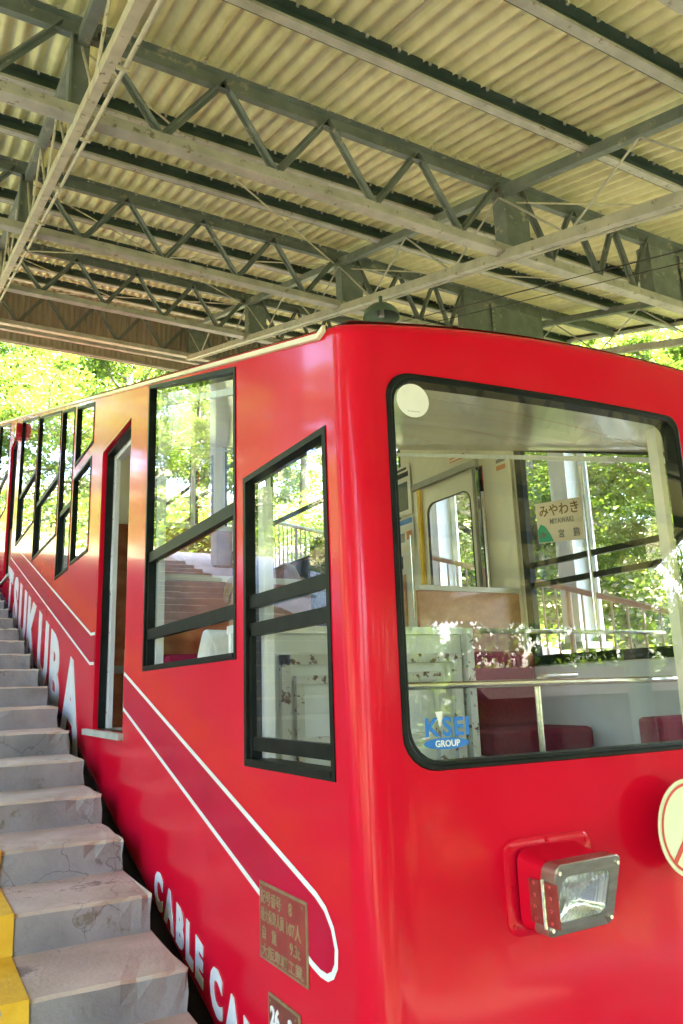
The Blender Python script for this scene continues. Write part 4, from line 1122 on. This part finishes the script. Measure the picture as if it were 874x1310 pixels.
# ------------------------------------------------------------------ passengers
def skin_obj(name, verts, edges, radii, mat, parent, sub=2):
    me = bpy.data.meshes.new(name); off = ORG[parent.name]
    me.from_pydata([tuple(Vector(v)-off) for v in verts], edges, [])
    o = link(name, me, parent); me.materials.append(mat)
    bm = bmesh.new(); bm.from_mesh(me); lay = bm.verts.layers.skin.verify()
    bm.verts.ensure_lookup_table()
    for v, r in zip(bm.verts, radii): v[lay].radius = (r if isinstance(r, tuple) else (r, r))
    bm.verts[0][lay].use_root = True
    bm.to_mesh(me); bm.free()
    o.modifiers.new('skin', 'SKIN'); sd = o.modifiers.new('sub', 'SUBSURF'); sd.levels = sub; sd.render_levels = sub
    return o
def seated_person(label, px, py, seat_z, hair, shirt, lean=0.0, arm_out=None, headdrop=0.0):
    """seated facing downhill (-Y)"""
    z = seat_z
    P = thing('person', (px, py, z), label, 'person')
    sh = z+0.55; ly = -lean
    J = dict(pel=(px, py, z+0.10), wai=(px, py+ly*.3, z+0.26), che=(px, py+ly*.7, z+0.43), nek=(px, py+ly, sh+0.05), hdb=(px, py+ly-.01, sh+0.12-headdrop), hed=(px, py+ly-.03, sh+0.20-headdrop), top=(px, py+ly-.02, sh+0.27-headdrop))
    vs, es, rs = [], [], []
    def add(p, r): vs.append(p); rs.append(r); return len(vs)-1
    i0 = add(J['pel'], (.14, .11)); i1 = add(J['wai'], (.125, .10)); i2 = add(J['che'], (.145, .105)); i3 = add(J['nek'], .055); i4 = add(J['hdb'], (.062, .07)); i5 = add(J['hed'], (.078, .095)); i6 = add(J['top'], (.06, .075))
    es += [(i0, i1), (i1, i2), (i2, i3), (i3, i4), (i4, i5), (i5, i6)]
    arms = {}
    for s in (-1, 1):
        a = add((px+s*.16, py+ly*.9, sh-.02), .058)
        if s == -1 and arm_out:
            e = add(arm_out[0], .042); w = add(arm_out[1], .030); hnd = add(arm_out[2], (.022, .035))
        else:
            e = add((px+s*.185, py+ly*.5-.02, z+.27), .046); w = add((px+s*.17, py-.24, z+.20), .03); hnd = add((px+s*.13, py-.33, z+.19), (.022, .038))
        es += [(i2, a), (a, e), (e, w), (w, hnd)]; arms[s] = (vs[a], vs[e], vs[w], vs[hnd])
        fx, fy, fz = vs[hnd]; d = (Vector(vs[hnd])-Vector(vs[w])).normalized()
        sd = d.cross(Vector((0, 0, 1))).normalized()
        for q, ln_ in ((-1.5, .060), (-.5, .072), (.5, .068), (1.5, .05)):
            b0 = Vector(vs[hnd])+sd*q*.019+d*.03
            f1 = add(tuple(b0+d*ln_*.5+Vector((0, 0, -.004))), .009); f2 = add(tuple(b0+d*ln_+Vector((0, 0, -.022))), .0075)
            es += [(hnd, f1), (f1, f2)]
        th = add(tuple(Vector(vs[w]).lerp(Vector(vs[hnd]), .6)-sd*.04*s+d*.01), .0105); th2 = add(tuple(Vector(vs[th])+d*.035-sd*.01*s), .009); es += [(hnd, th), (th, th2)]
        hp = add((px+s*.09, py-.02, z+.08), .085); kn = add((px+s*.11, py-.42, z+.06), .062); an = add((px+s*.11, py-.40, z-.34), .042); to = add((px+s*.11, py-.54, z-.375), (.035, .03))
        es += [(i0, hp), (hp, kn), (kn, an), (an, to)]
    skin_obj('body', vs, es, rs, M_skin, P)
    # shirt over torso and upper arms
    tv = [J['pel'], J['wai'], J['che'], (px, py+ly*.95, sh+.015)]; tr = [(.17, .135), (.165, .13), (.185, .135), (.085, .085)]
    te = [(0, 1), (1, 2), (2, 3)]
    for s in (-1, 1):
        a, e, w, hd = arms[s]; k = len(tv)
        tv += [a, tuple(Vector(a).lerp(Vector(e), .75))]; tr += [.073, .064]; te += [(2, k), (k, k+1)]
    skin_obj('shirt', tv, te, tr, shirt, P)
    lv = [(px, py, z+.09)]; lr = [(.15, .12)]; le = []
    for s in (-1, 1):
        k = len(lv); lv += [(px+s*.09, py-.03, z+.08), (px+s*.11, py-.42, z+.06), (px+s*.11, py-.40, z-.30)]; lr += [.095, .072, .06]; le += [(0, k), (k, k+1), (k+1, k+2)]
    skin_obj('trousers', lv, le, lr, M_trouser, P)
    # hair: rounded cap over crown and back of the head, face side (-Y) left free
    hc = Vector(J['hed'])+Vector((0, .012, .018)); b = MB(); rows = []
    rg_ = random.Random(5)
    for j in range(9):
        row = []
        for k in range(20):
            a = 2*math.pi*k/20; f = -math.sin(a)   # f = 1 at the face
            low = 0.35*math.pi+0.28*math.pi*(1-max(0, f))
            ph = low*j/8
            rr_ = 1.0+rg_.uniform(-.02, .02)
            row.append((hc.x+.088*rr_*math.sin(ph)*math.cos(a), hc.y+.106*rr_*math.sin(ph)*math.sin(a), hc.z+.112*rr_*math.cos(ph)))
        rows.append(row)
    b.add([p for r in rows for p in r], [(j*20+k, j*20+(k+1) % 20, (j+1)*20+(k+1) % 20, (j+1)*20+k) for j in range(8) for k in range(20)])
    b.build('hair', hair, P, smooth=80)
    fc = Vector(J['hed'])+Vector((0, -.085, -.01))
    b = MB(); b.add([fc+Vector(q) for q in ((0, .01, .03), (-.014, .008, -.012), (.014, .008, -.012), (0, -.02, -.008))], [(0, 1, 3), (0, 3, 2), (1, 2, 3)]); b.build('nose', M_skin, P)
    for s in (-1, 1):
        MB().tube([fc+Vector((s*.032, .012, .022)), fc+Vector((s*.032, .003, .022))], .009, 8).build('eye', M_ink, P)
        MB().tube([Vector(J['hed'])+Vector((s*.070, .005, -.01)), Vector(J['hed'])+Vector((s*.088, .012, -.005))], .024, 8, r2=.028).build('ear', M_skin, P)
    MB().box(fc.x-.022, fc.x+.022, fc.y+.001, fc.y+.012, fc.z-.047, fc.z-.039).build('mouth', M_platered, P)
    return P
seated_person('passenger in a white shirt with light brown hair seated behind the second side window', 1.52, 3.80, -0.27, M_hairlight, M_shirtw, lean=0.02)
seated_person('dark haired passenger in a black shirt seated on the far side behind wood panels', 3.10, 5.98, 0.50, M_hairdark, M_shirtb, lean=0.12, arm_out=((2.84, 5.72, 0.83), (2.72, 5.62, 0.97), (2.66, 5.58, 0.98)), headdrop=0.08)

# ------------------------------------------------------------------ platform railing on the far side
rl = thing('railing', (5.25, 5.0, -1.83+1.5), 'grey brown metal stair railing beyond the car, seen through its windows', 'railing')
XRL = 5.25
def rlz(y): return 0.896-0.302*(5.334-y)
MB().tube([(XRL, -1, rlz(-1)), (XRL, 15, rlz(15))], 0.028, 8).build('handrail', M_railing, rl)
MB().tube([(XRL, -1, rlz(-1)-0.86), (XRL, 15, rlz(15)-0.86)], 0.018, 8).build('bottom_rail', M_railing, rl)
k = 0; y = 0.6
while y < 14.5:
    if k % 7 == 0:
        MB().tube([(XRL, y, rlz(y)-1.18), (XRL, y, rlz(y)-.01)], 0.026, 8).build('post', M_railing, rl)
    else:
        MB().tube([(XRL, y, rlz(y)-0.86), (XRL, y, rlz(y)-.01)], 0.011, 6).build('baluster', M_railing, rl)
    k += 1; y += 0.16

# ------------------------------------------------------------------ trees
def leaf_cloud(rng, centers, radii, n_per, size, flat=0.5):
    """folded leaf blades scattered in flattened sprays"""
    C = np.repeat(centers, n_per, axis=0); Rr = np.repeat(radii, n_per)
    n = len(C)
    d = rng.normal(size=(n, 3)); d /= np.linalg.norm(d, axis=1)[:, None]
    rad_ = rng.random(n)**0.45
    P = C+d*(Rr*rad_)[:, None]*np.array([1, 1, flat])
    nrm = rng.normal(size=(n, 3))*0.55+np.array([0, 0, 1.0]); nrm /= np.linalg.norm(nrm, axis=1)[:, None]
    t = rng.normal(size=(n, 3)); t -= nrm*(t*nrm).sum(1)[:, None]; t /= np.linalg.norm(t, axis=1)[:, None]
    b = np.cross(nrm, t)
    s = size*(0.6+0.8*rng.random(n))[:, None]
    V = np.empty((n, 4, 3))
    V[:, 0] = P-t*s*0.55; V[:, 1] = P+b*s*0.42+nrm*s*0.12; V[:, 2] = P+t*s*0.60; V[:, 3] = P-b*s*0.42+nrm*s*0.12
    base = np.arange(n)[:, None]*4
    F = np.concatenate([base+np.array([[0, 1, 2]]), base+np.array([[0, 2, 3]])], axis=1).reshape(-1, 3)
    return V.reshape(-1, 3), F
def tri_mesh(name, V, F, mat):
    me = bpy.data.meshes.new(name)
    me.vertices.add(len(V)); me.vertices.foreach_set('co', np.ascontiguousarray(V, dtype=np.float32).ravel())
    me.loops.add(F.size); me.loops.foreach_set('vertex_index', F.astype(np.int32).ravel())
    me.polygons.add(len(F)); me.polygons.foreach_set('loop_start', np.arange(0, F.size, 3, dtype=np.int32))
    me.update(calc_edges=True); me.validate()
    me.materials.append(mat)
    return me
def tree_data(seed, height, cr, n_leaf, leaf, low=0.3):
    rng = np.random.default_rng(seed); r = random.Random(seed)
    tb = MB(); ends = []
    top = height*0.62
    pts = []; x = y = 0
    for k in range(7):
        pts.append((x, y, top*k/6)); x += r.uniform(-.12, .12); y += r.uniform(-.12, .12)
    tb.tube(pts, 0.028*height, 9, r2=0.011*height)
    nl = 15
    for i in range(nl):
        f = low+(1-low)*i/(nl-1); p0 = Vector(pts[0]).lerp(Vector(pts[-1]), f); p0 = Vector(pts[min(6, int(f*6))]).lerp(Vector(pts[min(6, int(f*6)+1)]), f*6-int(f*6))
        a = i*2.4+r.uniform(-.4, .4); L = cr*(0.75+0.4*r.random())*(1-0.45*max(0, f-0.55)/0.45)
        q = [p0]
        for s in range(1, 5):
            q.append(p0+Vector((math.cos(a+.15*s*r.uniform(-1, 1))*L*s/4, math.sin(a)*L*s/4, L*(0.5*s/4-0.22*(s/4)**2)+r.uniform(-.1, .1)+f*0.3*s/4*height*0.25)))
        tb.tube(q, 0.010*height*(1.15-f*.6), 6, r2=0.0025*height)
        for s in (2, 3, 4):
            ends.append(tuple(q[s]))
            for z in range(2):
                aa = r.uniform(0, 6.28); l2 = L*0.32*r.uniform(.5, 1.1)
                e = q[s]+Vector((math.cos(aa)*l2, math.sin(aa)*l2, r.uniform(-.1, .45)*l2))
                tb.tube([q[s], q[s].lerp(e, .5)+Vector((0, 0, .05)), e], 0.003*height, 5, r2=0.001*height); ends.append(tuple(e))
    C = np.array(ends); R_ = cr*(0.10+0.15*rng.random(len(C)))
    V, F = leaf_cloud(rng, C, R_, max(8, n_leaf//len(C)), leaf)
    return tb, V, F
def sparse_trunk_mesh(tb, name):
    me = bpy.data.meshes.new(name); me.from_pydata([tuple(p) for p in tb.v], [], tb.f); me.materials.append(M_bark); me.shade_smooth()
    return me
kinds = []
for sd, (hh, cr, nl, lf, low, mt) in enumerate(((8.0, 3.4, 44000, 0.078, 0.22, M_leaf), (9.5, 3.2, 40000, 0.085, 0.2, M_leaf2), (7.0, 3.6, 44000, 0.075, 0.18, M_leaf))):
    tb, V, F = tree_data(sd+11, hh, cr, nl, lf, low)
    kinds.append((sparse_trunk_mesh(tb, 'trunk'), tri_mesh('crown', V, F, mt), tb, V, F))
def tree(kind, x, y, sc, rot, label, group='trees around the station', dz=0.0):
    z = ground_z(x, y)-0.1+dz
    t_ = thing('maple_tree' if kind != 1 else 'broadleaf_tree', (x, y, z), label, 'tree', group)
    t_.scale = (sc, sc, sc); t_.rotation_euler = (0, 0, rot)
    link('trunk', kinds[kind][0], t_); link('crown', kinds[kind][1], t_)
    return t_
tree(0, 13.6, 9.0, 1.0, 0.3, 'sunlit maple seen through the front window beside the grey column')
tree(2, 13.6, 4.2, 1.0, 1.9, 'bright green maple with low branches filling the right of the front window')
tree(0, 13.9, 14.5, 1.1, 4.1, 'pale green maple seen through the opposite door window')
tree(1, 17.0, 6.8, 1.15, 2.2, 'darker leafy tree behind the sunlit maples right of the car')
tree(2, 1.0, 25.0, 1.15, 0.8, 'yellow green maple above the far end of the car at left')
tree(0, 6.5, 27.0, 1.2, 2.6, 'sunlit maple behind the roofline of the car, below the gable')
tree(2, -5.2, 22.0, 1.1, 5.0, 'bright maple at the far left edge above the stairs')
tree(1, 3.8, 33.0, 1.35, 1.2, 'tall tree uphill at the end of the track')
tree(2, 14.0, 16.5, 1.2, 3.0, 'maple visible over the car roof at the right edge')
# woodland all round, one mass per side
def woodland(name, spots, label, seed):
    r = random.Random(seed); VV, FF, k = [], [], 0; tw = MB()
    for (x, y, s, kd, sub) in spots:
        _, _, tb, V, F = kinds[kd]
        a = r.uniform(0, 6.28); ca, sa = math.cos(a), math.sin(a); z0 = ground_z(x, y)-0.2
        step = sub; nq = len(V)//4
        idx = np.arange(0, nq, step)
        Q = V.reshape(-1, 4, 3)[idx]
        cq = Q.mean(axis=1, keepdims=True); Q = cq+(Q-cq)*math.sqrt(step)
        Q = Q.reshape(-1, 3)
        W_ = np.empty_like(Q); W_[:, 0] = (Q[:, 0]*ca-Q[:, 1]*sa)*s+x; W_[:, 1] = (Q[:, 0]*sa+Q[:, 1]*ca)*s+y; W_[:, 2] = Q[:, 2]*s+z0
        base = np.arange(len(idx))[:, None]*4
        F2 = np.concatenate([base+np.array([[0, 1, 2]]), base+np.array([[0, 2, 3]])], axis=1).reshape(-1, 3)+k
        VV.append(W_); FF.append(F2); k += len(W_)
        tw.tube([(x, y, z0), (x+r.uniform(-.3, .3), y+r.uniform(-.3, .3), z0+3*s), (x+r.uniform(-.5, .5), y, z0+6*s)], 0.2*s, 7, r2=0.08*s)
    nl = np.concatenate(VV); fl = np.concatenate(FF)
    tv = np.array([tuple(p) for p in tw.v]); 
    tf = []
    for f in tw.f:
        for i in range(1, len(f)-1): tf.append((f[0], f[i], f[i+1]))
    tf = np.array(tf)+len(nl)
    me = tri_mesh(name, np.concatenate([nl, tv]), np.concatenate([fl, tf]), M_leaf2)
    me.materials.append(M_leaf); me.materials.append(M_bark)
    mi = np.zeros(len(me.polygons), dtype=np.int32)
    pos = 0
    for i, (sp, f_) in enumerate(zip(spots, FF)):
        mi[pos:pos+len(f_)] = 0 if sp[3] == 1 else 1; pos += len(f_)
    mi[pos:] = 2
    me.polygons.foreach_set('material_index', mi)
    o = link(name, me); tag(o, label, 'woodland', kind='stuff')
    return o
r = random.Random(8)
def spots(n, x0, x1, y0, y1, s0, s1_, sub, seed, mind=2.6):
    q = random.Random(seed); out = []; tries = 0
    while len(out) < n and tries < 4000:
        tries += 1
        x, y = q.uniform(x0, x1), q.uniform(y0, y1)
        if all(math.hypot(x-a[0], y-a[1]) > mind for a in out): out.append((x, y, q.uniform(s0, s1_), q.choice((0, 1, 1, 2)), sub))
    return out
woodland('woodland', spots(13, -14, 18, 29, 46, 1.1, 1.6, 4, 1), 'dense sunlit wood on the hillside beyond the far end of the canopy', 1)
woodland('woodland', spots(12, 18, 32, -4, 26, 1.0, 1.5, 4, 2), 'dense green wood on the slope to the right of the car', 2)
woodland('woodland', spots(15, -22, -12.5, -6, 34, 0.9, 1.4, 4, 3), 'green wood left of the stairs, mirrored in the side windows', 3)
woodland('woodland', spots(30, -16, 46, -33, -20, 1.5, 2.1, 4, 4, 2.8), 'wood downhill of the station mirrored in the front window', 4)

# undergrowth: shrubs and saplings that nobody could count
def undergrowth(name, regions, label, seed, size=0.11):
    rng = np.random.default_rng(seed); cs, rs_ = [], []
    for (x0, x1, y0, y1, n, h) in regions:
        for _ in range(n):
            x, y = rng.uniform(x0, x1), rng.uniform(y0, y1)
            r_ = rng.uniform(0.35, 0.85); z = ground_z(x, y)
            for q in range(max(1, int(h*rng.uniform(.5, 1.3)/0.55))):
                cs.append((x+rng.normal()*.25, y+rng.normal()*.25, z+0.2+q*0.5)); rs_.append(r_*(1-.12*q))
    V, F = leaf_cloud(rng, np.array(cs), np.array(rs_), 34, size, 0.7)
    o = link(name, tri_mesh(name, V, F, M_leaf)); tag(o, label, 'shrubs', kind='stuff')
undergrowth('undergrowth', [(7.7, 10.2, -6, 17, 220, 0.7), (10.2, 13, -6, 26, 240, 1.4), (13, 26, -6, 30, 380, 2.6)], 'leafy undergrowth on the slope beyond the right platform', 21)
undergrowth('undergrowth', [(-8, 14, 17, 34, 420, 1.6)], 'green undergrowth uphill beyond the canopy end', 22)
undergrowth('undergrowth', [(-22, -9, -6, 36, 420, 2.0), (-9, -5.4, -6, 17, 260, 0.8), (-9, -3.0, 17, 30, 120, 1.4)], 'leafy undergrowth on the bank left of the stairs', 23)
undergrowth('undergrowth', [(-10, 24, -13, -8.5, 300, 0.9), (-14, 8, -20, -13, 160, 2.0)], 'leafy undergrowth downhill mirrored in the front window', 24)

# invented low dark building, added to keep the front window reflection dark
bl = thing('reflection_blocker', (15, -15, ground_z(15, -15)), 'added dark brown building downhill that darkens the reflection in the front window', 'building')
zb0 = ground_z(15, -15)-1.2; zt0 = 0.15
M_blocker = pm('blocker_wall', (0.05, 0.03, 0.02), (0.09, 0.055, 0.035), 4, 0.7, stretch=(6, 6, 0.4), bump=0.2)
MB().box(9.5, 24, -17.5, -13.5, zb0, zt0-0.5).build('wall', M_blocker, bl)
MB().prism([(9.0, -18, zt0-0.52), (9.0, -13.0, zt0-0.52), (9.0, -15.5, zt0+0.25)], (15.5, 0, 0)).build('roof', pm('blocker_roof', (0.025, 0.02, 0.015), (0.045, 0.035, 0.025), 9, 1.0, spec=0.0, bump=0.5), bl)  # added roof, coloured dark and matte to dim its reflection
for x in (11, 14, 17, 20):
    w_ = MB().box(x, x+1.4, -13.5, -13.42, zt0-2.6, zt0-1.2).build('window', M_blackalu, bl)
    MB().box(x+.08, x+1.32, -13.42, -13.41, zt0-2.52, zt0-1.28).build('pane', M_black, w_)
